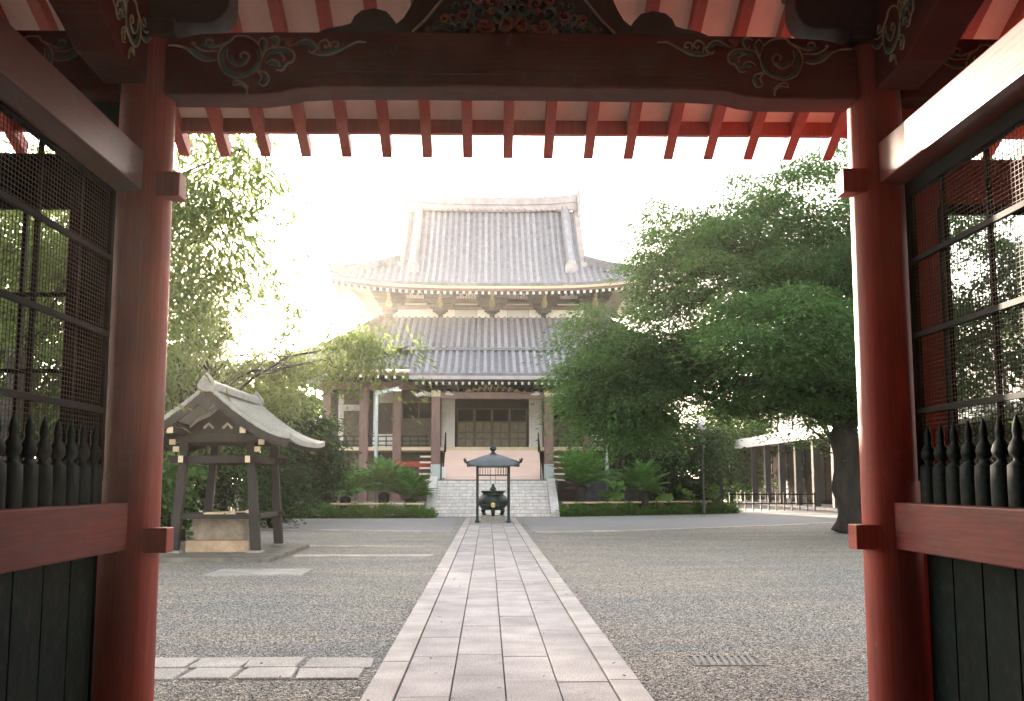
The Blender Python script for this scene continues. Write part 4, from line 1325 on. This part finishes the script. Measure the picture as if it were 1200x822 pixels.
for v, yy in ((-1, 21.93), (1, 26.57)):
    for sx in (-1, 1):
        bg_ = MB()
        for i in range(12):
            u0, u1 = i / 12 * .98, (i + 1) / 12 * .98
            a = (PCX + sx * 1.72 * u0, yy, wz(u0, v) - .20); b = (PCX + sx * 1.72 * u1, yy, wz(u1, v) - .20)
            bg_.bar(a, b, .06, .17)
        bg_.build('barge_board', M['dkwood'], wroof)
MB().box(PCX - .14, PCX + .14, 21.95, 26.55, 3.47, 3.58).tube([(PCX, 21.93, 3.60), (PCX, 26.57, 3.60)], .085, 10).build('ridge', M['shingle'], wroof, smooth=40)
for y in (21.86, 26.56):
    MB().prism([(PCX - .15, 3.42), (PCX + .15, 3.42), (PCX + .19, 3.56), (PCX + .10, 3.70), (PCX, 3.82), (PCX - .10, 3.70), (PCX - .19, 3.56)], 'y', y, y + .08).build('ridge_end', M['shingle'], wroof, bevel=.015)
MB().prism([(PCX - .09, 3.30), (PCX + .09, 3.30), (PCX + .13, 3.12), (PCX, 2.98), (PCX - .13, 3.12)], 'y', 21.87, 21.91).build('gable_pendant', M['dkwood'], wroof, bevel=.01)
e0 = None
for sx in (-1, 1):
    for k in range(26):
        y = 21.98 + 4.5 * k / 25
        v = (y - 24.25) / 2.35
        a = (PCX + sx * .7, y, wz(.40, v) - .16); b = (PCX + sx * 1.66, y, wz(.965, v) - .16)
        MB().bar(a, b, .05, .07).build('rafter', M['dkwood'], wp)
# basin
bs = thing('stone_basin', 'square stone water basin on a tan plinth inside the pavilion', 'basin', (-5.9, 23.8, .1))
MB().box(-6.57, -5.22, 23.16, 24.5, ZB, .34).build('plinth', M['tan'], bs, bevel=.015)
bs_ = MB()
o0 = [(-6.42, 23.32), (-5.37, 23.32), (-5.37, 24.4), (-6.42, 24.4)]
vs_ = [(x, y, .342) for x, y in o0] + [(x + (.06 if x > -5.9 else -.06), y + (.06 if y > 23.8 else -.04), .78) for x, y in o0]
vs_ += [(x + (-.09 if x > -5.9 else .09), y + (-.09 if y > 23.8 else .09), .78) for x, y in o0] + [(x + (-.12 if x > -5.9 else .12), y + (-.12 if y > 23.8 else .12), .55) for x, y in o0]
fs = [(3, 2, 1, 0), (12, 13, 14, 15)]
for k in range(4):
    q = (k + 1) % 4
    fs += [(k, q, 4 + q, 4 + k), (4 + k, 4 + q, 8 + q, 8 + k), (8 + k, 8 + q, 12 + q, 12 + k)]
bs_.add(vs_, fs).build('trough', M['trough'], bs, bevel=.015)
MB().box(-6.29, -5.50, 23.45, 24.27, .70, .72).build('water', M['darkglass'], bs)
for i, (x, lab) in enumerate(((-6.05, 'bamboo ladle lying across the basin rim, nearer the tray'), (-5.72, 'bamboo ladle at the right end of the basin rim'))):
    ld = MB().tube([(x - .1, 23.2, .93), (x + .25, 23.9, .93)], .012, 6).lathe([(.045, .90), (.045, .97), (.038, .97), (.036, .91)], (x + .28, 23.95, 0), 12)
    tag(ld.build('ladle', M['bamboo'], smooth=30), lab, 'ladle', 'ladles on the basin')
tag(MB().box(-6.15, -5.75, 22.98, 23.10, .901, .93).box(-5.7, -5.5, 22.97, 23.07, .901, .92).build('ladle_tray', M['bamboo'], bevel=.004), 'pale wooden tray resting on the front rail of the pavilion', 'tray')

# stone slab in the gravel, drain grate, plates
tag(MB().box(-4.95, -3.30, 18.5, 19.75, -.03, .028).build('stone_slab', M['cobble'], bevel=.01), 'flat grey stone slab lying in the gravel in front of the pavilion', 'slab')
tag(MB().box(4.75, 5.45, 23.25, 23.55, -.03, .02).build('stone_plate', M['stone2'], bevel=.006), 'small pale plate set flat in the gravel right of the path', 'plate')
gr = thing('drain_grate', 'grey slotted drain grate set in the gravel right of the path', 'drain', (1.98, 9.75, 0))
MB().box(1.66, 2.31, 9.50, 9.515, -.03, .012).box(1.66, 2.31, 9.995, 10.01, -.03, .012).box(1.66, 1.675, 9.516, 9.994, -.03, .012).box(2.295, 2.31, 9.516, 9.994, -.03, .012).build('frame', M['stone2'], gr)
gb = MB()
for k in range(9):
    x = 1.70 + k * .062; gb.bar((x, 9.516, .006), (x + .05, 9.994, .006), .032, .012)
gb.build('bars', M['stone2'], gr)

# ------------------------------------------------------------------ lamps and poles
lp = thing('globe_lamp', 'slim post lamp with a round opal globe in the planting on the right', 'street lamp', (10.35, 52, 0))
MB().tube([(10.35, 52, .1), (10.35, 52, 4.15)], [.05, .04], 12).lathe([(.1, .05), (.1, .5), (.055, .55)], (10.35, 52, 0), 12).build('post', M['column'], lp, smooth=40)
MB().lathe([(.02, 4.08), (.12, 4.12), (.20, 4.2), (.235, 4.33), (.20, 4.46), (.12, 4.54), (.02, 4.57)], (10.35, 52, 0), 20).build('globe', M['lampglass'], lp, smooth=True)
MB().lathe([(.07, 4.04), (.12, 4.06), (.12, 4.11), (.05, 4.12)], (10.35, 52, 0), 14).build('collar', M['steel'], lp, smooth=40)
lp = thing('bent_arm_lamp', 'grey square-tube lamp post with a bent arm before the left veranda', 'street lamp', (-5.4, 50.5, 0))
MB().bar((-5.4, 50.5, .1), (-5.4, 50.5, 5.75), .16, .16, up=(0, 1, 0)).build('post', M['steel'], lp, bevel=.02)
MB().bar((-5.4, 50.5, 5.70), (-4.35, 50.5, 5.98), .16, .15).build('arm', M['steel'], lp, bevel=.02)
MB().box(-4.65, -4.25, 50.4, 50.6, 5.83, 5.90).build('lamp_head', M['white'], lp)
MB().lathe([(.15, 1.95), (.15, 2.1), (.12, 2.2), (.12, 2.5)], (-5.4, 50.5, 0), 14).build('joint_collar', M['steel'], lp, smooth=30)
lp = thing('short_pole', 'thin grey pole with a clamp standing among the planting right of the stairs', 'pole', (5.65, 52, 0))
MB().tube([(5.65, 52, .1), (5.65, 52, 3.9)], .055, 10).build('post', M['steel'], lp, smooth=True)
MB().lathe([(.13, 1.9), (.13, 2.1), (.10, 2.15), (.10, 2.5)], (5.65, 52, 0), 12).build('clamp', M['steel'], lp, smooth=30)

# ------------------------------------------------------------------ corridor building, right
cb = thing('corridor_building', 'long modern temple annex with dark glazed arcade and slender blue-grey columns', 'building', (20, 66, 0))
MB().box(21.5, 30, 40, 92, .15, 4.2).box(18.9, 21.49, 91.6, 92, .15, 4.19).build('wall', M['facade'], cb)
MB().box(18.2, 31, 39, 93, 4.2, 4.55).build('canopy_roof', M['pale_wall'], cb, bevel=.02)
MB().box(18.0, 18.19, 39, 93, 3.95, 4.6).build('canopy_fascia', M['white'], cb)
MB().box(22.5, 31, 40, 92, 4.56, 8.2).build('upper_wall', M['pale_wall'], cb)
MB().box(22.0, 31.5, 39.5, 92.5, 8.2, 8.6).build('roof', M['column'], cb)
structure(MB().box(18.3, 30, 38, 94, 0, .14).build('terrace', M['stone'], bevel=.01))
cl = None
for k in range(14):
    y = 44 + k * 3.6
    if cl is None: cl = MB().box(18.75, 19.12, y - .2, y + .2, .145, 4.19).build('column', M['column'], cb)
    else: dup_part(cl, cb, (0, k * 3.6, 0))
for k in range(24):
    y = 41 + k * 2.1
    w = MB().box(21.44, 21.49, y, y + 1.9, .4, 3.6).build('window', M['darkglass'], cb)
for k in range(12):
    y = 42 + k * 4.1
    w = MB().box(22.44, 22.49, y, y + 2.6, 5.4, 7.2).build('upper_window', M['darkglass'], cb)
    MB().box(22.40, 22.435, y - .1, y + 2.7, 5.25, 5.395).build('sill', M['brown'], w)

_m = M['step']; _t = _m.node_tree; _b = _t.nodes['Principled BSDF']; _l = _b.inputs['Base Color'].links[0].from_socket
_tc = _t.nodes.new('ShaderNodeTexCoord'); _sx = _t.nodes.new('ShaderNodeSeparateXYZ'); _cb = _t.nodes.new('ShaderNodeCombineXYZ')
_t.links.new(_tc.outputs['Object'], _sx.inputs[0]); _t.links.new(_sx.outputs['X'], _cb.inputs['X']); _t.links.new(_sx.outputs['Z'], _cb.inputs['Y'])
_br = _t.nodes.new('ShaderNodeTexBrick'); _br.inputs['Scale'].default_value = 1.0; _br.inputs['Brick Width'].default_value = .62; _br.inputs['Row Height'].default_value = .148
_br.inputs['Mortar Size'].default_value = .011; _br.inputs['Color1'].default_value = (1, 1, 1, 1); _br.inputs['Color2'].default_value = (.9, .9, .9, 1); _br.inputs['Mortar'].default_value = (.5, .49, .48, 1)
_t.links.new(_cb.outputs[0], _br.inputs['Vector'])
_mx = _t.nodes.new('ShaderNodeMix'); _mx.data_type = 'RGBA'; _mx.blend_type = 'MULTIPLY'; _mx.inputs['Factor'].default_value = 1
_t.links.new(_l, _mx.inputs[6]); _t.links.new(_br.outputs['Color'], _mx.inputs[7]); _t.links.new(_mx.outputs[2], _b.inputs['Base Color'])

# retaining wall behind the right planting
tag(MB().box(4.4, 11.9, 54.6, 54.9, 0, 1.75).build('garden_wall', M['dkwall'], bevel=.02), 'low dark stone garden wall behind the cycads right of the stairs', 'wall')


# ------------------------------------------------------------------ vegetation
def gaps(P, rg):
    """keep-mask: openings in the crowns through which the low sun reaches the gate"""
    keep = np.ones(len(P), bool)
    t = P[:, 1]
    # where the sun ray through each leaf crosses the planes y=5 and y=0
    for (yp, x0, x1, z0, z1, pr) in ((4.6, 1.55, 2.6, 3.05, 3.75, .98), (4.6, 1.75, 2.6, .9, 3.05, .55), (0.0, -1.0, .62, .85, 2.4, .62), (0.0, -.55, .26, 1.2, 2.0, .9)):
        k = (P[:, 1] - yp) / SUN[1]
        x = P[:, 0] - SUN[0] * k; z = P[:, 2] - SUN[2] * k
        ins = (x > x0) & (x < x1) & (z > z0) & (z < z1) & (rg.random(len(P)) < pr)
        keep &= ~ins
    return keep


def leaves_mesh(name, C, clumps, per, spread, size, aspect, mats, parent, rg, droop=.25, sungap=True, flat=.35, keepf=None):
    n = len(clumps) * per
    cl = np.repeat(np.asarray(clumps), per, 0)
    off = rg.normal(0, 1, (n, 3)) * np.array([spread, spread, spread * flat])
    rad = np.sqrt(off[:, 0] ** 2 + off[:, 1] ** 2)
    off[:, 2] -= droop * rad * rad / max(spread, 1e-3) * .6
    P = cl + off
    if sungap:
        k = gaps(P, rg); P = P[k]; off = off[k]
    if keepf is not None:
        k = keepf(P); P = P[k]; off = off[k]
    n = len(P)
    # leaf axis: outward from the clump, drooping
    ax = off * np.array([1, 1, .3]) + rg.normal(0, .45 * spread, (n, 3))
    ax[:, 2] -= droop * spread
    ax /= np.linalg.norm(ax, axis=1)[:, None] + 1e-9
    nr = rg.normal(0, .42, (n, 3)) + np.array([0, 0, 1.0])
    sd = np.cross(ax, nr); sd /= np.linalg.norm(sd, axis=1)[:, None] + 1e-9
    L = size * rg.uniform(.6, 1.35, n)[:, None]; W = L * aspect
    up = np.cross(sd, ax)
    v = np.stack([P - ax * L * .5, P + sd * W * .5 + up * W * .12, P + ax * L * .5 - up * L * .08, P - sd * W * .5 + up * W * .12], 1).reshape(-1, 3)
    wl = np.array(worldloc(parent)) if parent is not None else 0
    v = v - wl
    me = bpy.data.meshes.new(name)
    me.vertices.add(n * 4); me.vertices.foreach_set('co', v.ravel())
    me.loops.add(n * 4); me.loops.foreach_set('vertex_index', np.arange(n * 4))
    me.polygons.add(n); me.polygons.foreach_set('loop_start', np.arange(n) * 4)
    me.update(calc_edges=True)
    me.materials.append(mats)
    o = bpy.data.objects.new(name, me); COL.objects.link(o)
    if parent is not None: o.parent = parent
    return o


def clump_points(ells, rg, shell=.5):
    out = []
    for (c, r, n) in ells:
        d = rg.normal(0, 1, (n, 3)); d /= np.linalg.norm(d, axis=1)[:, None]
        q = rg.random(n) ** shell
        out.append(np.array(c) + d * q[:, None] * np.array(r))
    return np.concatenate(out)


def limb_path(a, b, rg, sag=.15, n=6):
    a = np.array(a, float); b = np.array(b, float); L = np.linalg.norm(b - a)
    pts = []
    for i in range(n + 1):
        t = i / n
        p = a + (b - a) * t + np.array([0, 0, 1]) * sag * L * sin(pi * t) + rg.normal(0, .03 * L, 3) * (0 < i < n)
        pts.append(tuple(p))
    return pts


def tree(name, label, base, trunk_h, trunk_r, ells, lm, seed, per=60, spread=.5, size=.15, aspect=.42, shell=.5, droop=.25, lean=(0, 0), limbs=10, twigs=60, limb_r=1.0, group=None, cat='tree', keepf=None, sungap=True, flat=.35):
    rg = np.random.default_rng(seed)
    t = thing(name, label, cat, base, group)
    b = np.array(base, float)
    fork = b + np.array([lean[0], lean[1], trunk_h])
    tk = MB()
    pts = limb_path(b - np.array([0, 0, .05]), fork, rg, 0, 5)
    tk.tube(pts, [trunk_r * q for q in (1.16, 1.03, .98, .93, .88, .82)], 14)
    cl = clump_points(ells, rg, shell)
    lim = MB()
    ends = []
    for (c, r, n) in ells:
        k = max(1, int(limbs * n / sum(e[2] for e in ells)))
        for _ in range(k):
            d = rg.normal(0, 1, 3); d /= np.linalg.norm(d)
            e = np.array(c) + d * np.array(r) * .55
            p = limb_path(fork - np.array([0, 0, rg.uniform(0, .3) * trunk_h * .3]), e, rg, .1, 6)
            rr = trunk_r * rg.uniform(.14, .34) * limb_r
            lim.tube(p, [rr * (1 - .8 * i / 6) + .012 for i in range(7)], 7)
            ends.append(p)
    for _ in range(twigs):
        p = ends[rg.integers(len(ends))]; a = p[rg.integers(3, 7)]
        dd = np.linalg.norm(cl - np.array(a), axis=1); near = np.argsort(dd)[:12]
        e = cl[rg.choice(near)]
        q = limb_path(a, e, rg, .06, 4)
        lim.tube(q, [.022 - .004 * i for i in range(5)], 5)
    tk.build('trunk', M['bark'], t, smooth=True)
    lim.build('limb', M['bark'], t, smooth=True)
    leaves_mesh('crown', None, cl, per, spread, size, aspect, lm, t, rg, droop, sungap, flat, keepf)
    return t


# right: the big zelkova
tree('broadleaf_tree', 'huge spreading green tree with a dark thick trunk beside the right gate pillar', (11.05, 33.2, 0), 3.6, .50,
     [((9.6, 33.5, 8.2), (5.2, 4.5, 3.4), 120), ((5.0, 34.5, 5.7), (2.5, 3, 2.3), 62), ((12.4, 32.5, 9.2), (4.2, 4, 3.6), 75), ((7.9, 28.6, 5.9), (2.5, 2.0, 1.1), 34),
      ((8.6, 35.5, 5.4), (4.4, 2.5, 1.5), 46), ((3.9, 35, 4.3), (1.4, 2, 1.4), 20), ((7.0, 34.5, 9.8), (2.6, 2.5, 1.4), 24), ((13.0, 30.5, 5.5), (3, 2.5, 2), 30), ((10.4, 33.5, 4.3), (3.6, 3.0, .9), 34), ((4.4, 34.6, 3.7), (1.7, 2, 1.2), 22), ((3.4, 35.5, 5.4), (1.1, 1.4, 1.2), 12), ((9.5, 33.0, 8.5), (3.4, 3.2, 2.2), 60)],
     M['leafA'], 21, per=540, spread=.56, size=.15, aspect=.40, shell=.42, droop=.30, lean=(.1, .1), limbs=26, twigs=150, limb_r=.9, flat=.27)
# right planting evergreens
tree('evergreen_tree', 'dense dark evergreen tree behind the globe lamp, right of the stairs', (8.6, 53.2, 0), 1.4, .16,
     [((8.5, 53.0, 3.2), (2.7, 1.6, 2.2), 110), ((10.8, 53.2, 2.8), (1.6, 1.4, 1.8), 50), ((6.6, 53.2, 3.6), (1.4, 1.2, 1.6), 40)], M['leafC'], 22, per=80, spread=.36, size=.16, aspect=.5, shell=.4, limbs=6, twigs=20)
tree('evergreen_tree', 'tall dark tree rising behind the annex arcade on the right', (15.9, 47.5, 0), 2.4, .2,
     [((14.9, 47.5, 5.7), (3.6, 2.5, 2.9), 150)], M['leafC'], 23, per=70, spread=.5, size=.2, aspect=.45, limbs=8, twigs=20)
for i, (x, y, lab, sd) in enumerate(((18.0, 29, 'green tree seen through the sunlit wire screen, nearest the pillar', 31), (17.5, 22.0, 'green tree seen through the wire screen at the right picture edge', 32))):
    tree('broadleaf_tree', lab, (x, y, 0), 2.4, .25, [((x - 1.0, y, 5.4), (4.4, 3.5, 4.8), 230)], M['leafC'], sd, per=170, spread=.5, size=.19, aspect=.42, limbs=8, twigs=30)

# left trees
def left_open(P):   # nothing hangs in front of the hall right of the hanging branch
    return P[:, 0] < -1.3
tree('willow_leaved_tree', 'airy tree with long hanging leaves, backlit by the sun beside the left pillar', (-9.2, 20.5, 0), 4.2, .22,
     [((-6.9, 20.5, 7.0), (2.6, 2.2, 2.1), 90), ((-8.4, 20.8, 5.6), (2.4, 2.2, 1.9), 70), ((-5.5, 20.3, 6.2), (1.3, 1.4, 1.5), 26), ((-5.0, 20.2, 7.6), (1.0, 1.3, .8), 14), ((-6.2, 20.3, 8.7), (1.5, 1.4, .6), 18)],
     M['leafB'], 41, limb_r=.6, per=70, spread=.40, size=.26, aspect=.19, shell=.5, droop=.7, limbs=12, twigs=90, keepf=left_open, flat=.5)
tree('willow_leaved_tree', 'backlit tree behind the pavilion, a leafy branch reaching across the hall roof', (-8.6, 29.5, 0), 3.4, .24,
     [((-8.2, 29.8, 5.6), (3.2, 2.6, 3.0), 150), ((-5.9, 29.5, 5.0), (1.6, 1.8, 1.5), 40), ((-3.55, 26.2, 5.0), (.95, 1.0, .62), 15), ((-2.75, 25.2, 4.75), (.8, .8, .55), 15)],
     M['leafB'], 42, limb_r=.45, per=95, spread=.38, size=.19, aspect=.27, shell=.5, droop=.6, limbs=16, twigs=110, keepf=left_open, flat=.45)
for i, (x, y, h, lab, sd, m) in enumerate((
        (-12.6, 24.5, 5.4, 'dense dark tree filling the left wire screen, nearest the gate', 43, 'leafC'),
        (-15.5, 33, 6.5, 'dark broadleaf tree standing deep behind the left wire screen', 44, 'leafC'),
        (-11.5, 39, 5.2, 'round dark tree behind the pavilion roof, left of the hall', 45, 'leafC'))):
    tree('broadleaf_tree', lab, (x, y, 0), 2.2, .26, [((x, y, h), (4.0, 3.2, h - 1.4), 230)], M[m], sd, per=130, spread=.5, size=.19, aspect=.42, limbs=9, twigs=30, keepf=left_open)
# shrubs
def shrub(name, label, x, y, rx, ry, h, lm, seed, n=60, per=70, size=.14, aspect=.45, spread=.28, group=None):
    rg = np.random.default_rng(seed)
    t = thing(name, label, 'shrub', (x, y, 0), group)
    st_ = MB()
    for k in range(7):
        a = 2 * pi * k / 7
        st_.tube([(x + .08 * cos(a), y + .08 * sin(a), 0), (x + rx * .3 * cos(a), y + ry * .3 * sin(a), h * .45), (x + rx * .55 * cos(a), y + ry * .55 * sin(a), h * .75)], [.04, .03, .012], 6)
    st_.build('stem', M['bark'], t, smooth=True)
    cl = clump_points([((x, y, h * .5), (rx, ry, h * .5), n)], rg, .4)
    cl[:, 2] = np.maximum(cl[:, 2], .12)
    leaves_mesh('foliage', None, cl, int(per * 1.9), spread, size, aspect, lm, t, rg, .3, True, .6)
    return t
tree('evergreen_tree', 'tall dark evergreen between the pavilion roof and the hall veranda', (-8.4, 43.5, 0), 1.6, .14, [((-8.4, 43.5, 3.5), (1.9, 1.6, 2.6), 110), ((-7.0, 42.5, 2.6), (1.2, 1.1, 1.9), 60)], M['leafC'], 51, per=190, spread=.36, size=.16, aspect=.45, limbs=6, twigs=20, keepf=left_open)
shrub('shrub', 'broad-leaved bright shrub seen between the pavilion posts', -9.2, 29.3, 1.5, 1.1, 2.6, M['leafD'], 52, 55, 55, .24, .5)
shrub('shrub', 'brownish clipped shrub behind the stone basin', -7.6, 30.2, 1.1, 1.0, 2.5, M['leafC'], 53, 55, 70, .12)
shrub('shrub', 'dark shrub under the pavilion eave, right of its posts', -7.4, 36.5, 1.3, 1.1, 2.6, M['leafC'], 54, 65, 75, .15)
shrub('shrub', 'low dark shrub left of the pavilion beside the red pillar', -10.3, 26.5, 1.4, 1.2, 1.8, M['leafC'], 55, 50, 70, .15)
shrub('shrub', 'rounded shrub between the two cycads left of the stairs', -8.6, 48.8, 1.6, 1.1, 2.6, M['leafC'], 56, 60, 75, .16)
shrub('shrub', 'small round shrub behind the lotus pots on the right', 9.6, 53.4, 1.3, .8, 1.7, M['leafC'], 57, 45, 70, .15)
# trees closing the view beyond the left side
FAR = ((-13.6, 60, 8.0, 61, 'far backlit tree touching the left end of the hall roof'), (-17.6, 58, 8.3, 62, 'far backlit tree left of the hall, second from its roof'),
       (-21.8, 56, 8.0, 65, 'far backlit tree behind the pavilion ridge, third from the hall'), (-26.5, 54, 8.5, 66, 'far tree mostly behind the left red pillar'),
       (13.5, 84, 8.0, 67, 'far dark tree added between the hall and the annex to shade it'), (18.0, 80, 7.6, 68, 'far dark tree added against the annex canopy to shade its wall'), (22.0, 97, 9.0, 69, 'far tree at the far end of the annex arcade'),  # first two trees added to cast shade on the annex wall
       (-33, 50, 9, 63, 'far tree at the left edge behind the wire screen'), (-14, 74, 9.5, 64, 'farthest tree peeking out behind the left roof corner'))
for (x, y, h, sd, lab) in FAR:
    tree('far_tree', lab, (x, y, 0), 2.5, .25, [((x, y, h * .52), (3.2, 2.6, h * .50), 150)], M['leafA'], sd, per=110, spread=.6, size=.34, aspect=.5, limbs=6, twigs=10, group='far trees beyond the court')


# cycads
def cycad(label, x, y, h, R, seed, nf=64):
    R *= 1.18; h *= 1.1
    rg = np.random.default_rng(seed)
    t = thing('cycad', label, 'cycad', (x, y, 0), 'cycads before the hall')
    MB().lathe([(.26, 0), (.24, h * .3), (.26, h * .45), (.1, h * .5)], (x, y, 0), 12).build('trunk', M['bark'], t, smooth=True)
    mb = MB()
    for k in range(nf):
        a = 2 * pi * k * .618; el = radians(rg.uniform(18, 86)); L = R * rg.uniform(.85, 1.15)
        p = np.array([x, y, h * .5]); prev = None; N = 13
        for i in range(N + 1):
            tt = i / N
            e2 = el - tt * tt * .95
            q = p + np.array([cos(a) * cos(e2), sin(a) * cos(e2), sin(e2)]) * L / N
            d = (q - p) / np.linalg.norm(q - p); side = np.array([-sin(a), cos(a), 0.])
            upv = np.cross(side, d)
            if i > 0:
                w = .26 * sin(pi * min(1, tt * .9 + .12)) * L / 1.2
                for s in (-1, 1):
                    for hh in (0, .5):
                        b0_ = p + (q - p) * hh
                        tip = b0_ + side * s * w + d * w * .45 + upv * w * .25
                        wd = d * .036
                        mb.add([b0_ - wd, b0_ + wd, tip], [(0, 1, 2)])
            p = q
    mb.build('fronds', M['leafD'], t, fixn=False)
    return t
cycad('spreading green cycad left of the stairs, the leftmost by the bamboo rail', -6.5, 48.3, 1.7, 1.5, 71)
cycad('bluish cycad with upright fronds under the bent-arm lamp', -4.9, 49.4, 2.0, 1.5, 72)
cycad('dark cycad beside the left cheek wall of the stairs', -3.65, 49.0, 1.5, 1.25, 73)
cycad('large cycad beside the right cheek wall of the stairs', 4.25, 50.3, 2.6, 1.75, 74)
cycad('bright green cycad right of the thin pole', 7.3, 51.3, 2.0, 1.35, 75)


def lotus(label, x, y, h, seed, n=13):
    rg = np.random.default_rng(seed)
    t = thing('potted_lotus', label, 'potted plant', (x, y, 0), 'potted lotus plants by the bamboo rail')
    MB().lathe([(.22, 0), (.34, .12), (.38, .34), (.36, .44), (.40, .47), (.40, .50), (.33, .5), (.31, .42), (.05, .40)], (x, y, 0), 18).build('pot', M['terracotta'], t, smooth=40)
    lf = MB(); sm = MB()
    for k in range(n):
        a = rg.random() * 6.28; r = .08 + .42 * rg.random(); z = .62 + (h - .62) * rg.random()
        c = Vector((x + r * cos(a), y + r * sin(a), z)); R = rg.uniform(.17, .32)
        sm.tube([(x + .1 * cos(a), y + .1 * sin(a), .4), tuple(c)], .012, 5)
        tilt = Vector((rg.normal(0, .45), rg.normal(-.7, .4), 1)).normalized()
        u = tilt.cross(Vector((0, 1, .1))).normalized(); v_ = tilt.cross(u)
        ring = [c + (u * cos(2 * pi * j / 12) + v_ * sin(2 * pi * j / 12)) * R * (1 + .12 * sin(3 * j + k)) + tilt * (.05 * sin(2 * j + k) + .05) for j in range(12)]
        lf.add([c] + ring, [(0, 1 + j, 1 + (j + 1) % 12) for j in range(12)])
    sm.build('stalks', M['leafE'], t); lf.build('leaves', M['leafE'], t, smooth=True)
lotus('potted lotus with pale round leaves between the two right cycads', 5.75, 50.7, 1.5, 81)
lotus('smallest potted lotus, right of the bright cycad', 8.1, 51.9, 1.25, 82, 9)
lotus('potted lotus standing left of the globe lamp', 9.6, 52.8, 1.4, 83)
lotus('yellow-green potted lotus at the foot of the globe lamp', 11.1, 53.5, 1.5, 84)


def bamboo_rail(label, pts):
    t = thing('bamboo_rail', label, 'rail', (*pts[0], 0), 'bamboo rails along the planting')
    (x0, y0), (x1, y1) = pts
    n = max(2, int(abs(x1 - x0) / 2) + 1)
    MB().tube([(x0, y0, .60), ((x0 + x1) / 2, (y0 + y1) / 2, .60), (x1, y1, .60)], .05, 8).build('rail', M['bamboo'], t, smooth=True)
    for i in range(n):
        f = (i + .1) / (n - .8)
        MB().tube([(x0 + (x1 - x0) * f, y0 + (y1 - y0) * f + .08, 0), (x0 + (x1 - x0) * f, y0 + (y1 - y0) * f + .08, .62)], .035, 8).build('post', M['bamboo'], t, smooth=True)
bamboo_rail('pale bamboo rail along the planting left of the stairs', [(-7.0, 47.2), (-2.95, 47.4)])
bamboo_rail('pale bamboo rail along the planting right of the stairs', [(3.3, 49.2), (10.9, 53.0)])


def cover(label, quad, n, seed, h=.4):
    rg = np.random.default_rng(seed)
    a, b, c, d = [np.array(q, float) for q in quad]
    u = rg.random(n)[:, None]; v = rg.random(n)[:, None]
    P = (a * (1 - u) + b * u) * (1 - v) + (d * (1 - u) + c * u) * v
    P = np.concatenate([P, rg.uniform(.05, h, (n, 1)) * (.75 + .25 * np.sin(P[:, :1] * 5.1))], 1)
    o = leaves_mesh('ground_cover', None, P, 16, .13, .13, .3, M['cover'], None, rg, .1, False, .7)
    tag(o, label, 'plants', None, 'stuff')
cover('low green ground cover under the bamboo rail left of the stairs', [(-9.9, 46.2), (-2.55, 46.8), (-2.6, 48.6), (-9.9, 48.4)], 2600, 91, .55)
cover('low dark green ground cover under the bamboo rail right of the stairs', [(3.05, 48.3), (12.3, 53.3), (12.6, 56.2), (3.05, 50.2)], 4000, 92, .55)

# fence in the right distance
tag(MB().box(12.9, 17.6, 58.0, 58.06, .85, .93).box(12.9, 17.6, 58.0, 58.06, .35, .42).add([], []).build('low_fence', M['iron']), 'low black metal fence in front of the annex arcade', 'fence')
lf_ = bpy.data.objects['low_fence']
for k in range(12):
    MB().box(12.95 + .42 * k, 13.0 + .42 * k, 57.98, 58.08, 0, 1.0).build('fence_post', M['iron'], lf_)

def fallen(n, seed):
    rg = np.random.default_rng(seed)
    y = 7.8 + rg.random(n) ** 1.6 * 24; x = rg.normal(0, 1, n) * (1.6 + y * .16)
    P = np.stack([x, y, np.where(np.abs(x) < 1.06, .056, .022)], 1)
    L = rg.uniform(.025, .055, n)[:, None]; a = rg.random(n) * 6.28
    ax = np.stack([np.cos(a), np.sin(a), rg.normal(0, .15, n)], 1); sd = np.stack([-np.sin(a), np.cos(a), rg.normal(0, .3, n)], 1)
    v = np.stack([P - ax * L * .5, P + sd * L * .22, P + ax * L * .5, P - sd * L * .22], 1).reshape(-1, 3)
    me = bpy.data.meshes.new('fallen_leaves')
    me.from_pydata(v.tolist(), [], [tuple(range(4 * i, 4 * i + 4)) for i in range(n)])
    me.materials.append(mat('dry_leaf', (.10, .065, .03), .7, .4, 3.0, isl=.5))
    o = bpy.data.objects.new('fallen_leaves', me); COL.objects.link(o)
    tag(o, 'scattered dry fallen leaves lying on the gravel and the granite path', 'leaves', None, 'stuff')
fallen(420, 8)

# ------------------------------------------------------------------ haze
hz = MB().box(-180, 180, -70, 270, -1.4, 21.0).build('haze', [bpy.data.materials.new('haze_air')])
hz['kind'] = 'stuff'; hz['label'] = 'thin warm morning haze filling the air of the courtyard'; hz['category'] = 'haze'
m = hz.data.materials[0]; m.use_nodes = True
t = m.node_tree
t.nodes.remove(t.nodes['Principled BSDF'])
v = t.nodes.new('ShaderNodeVolumePrincipled')
v.inputs['Color'].default_value = (1.0, .93, .84, 1)
v.inputs['Density'].default_value = HAZE_DENSITY
v.inputs['Anisotropy'].default_value = .76
t.links.new(v.outputs[0], t.nodes['Material Output'].inputs['Volume'])
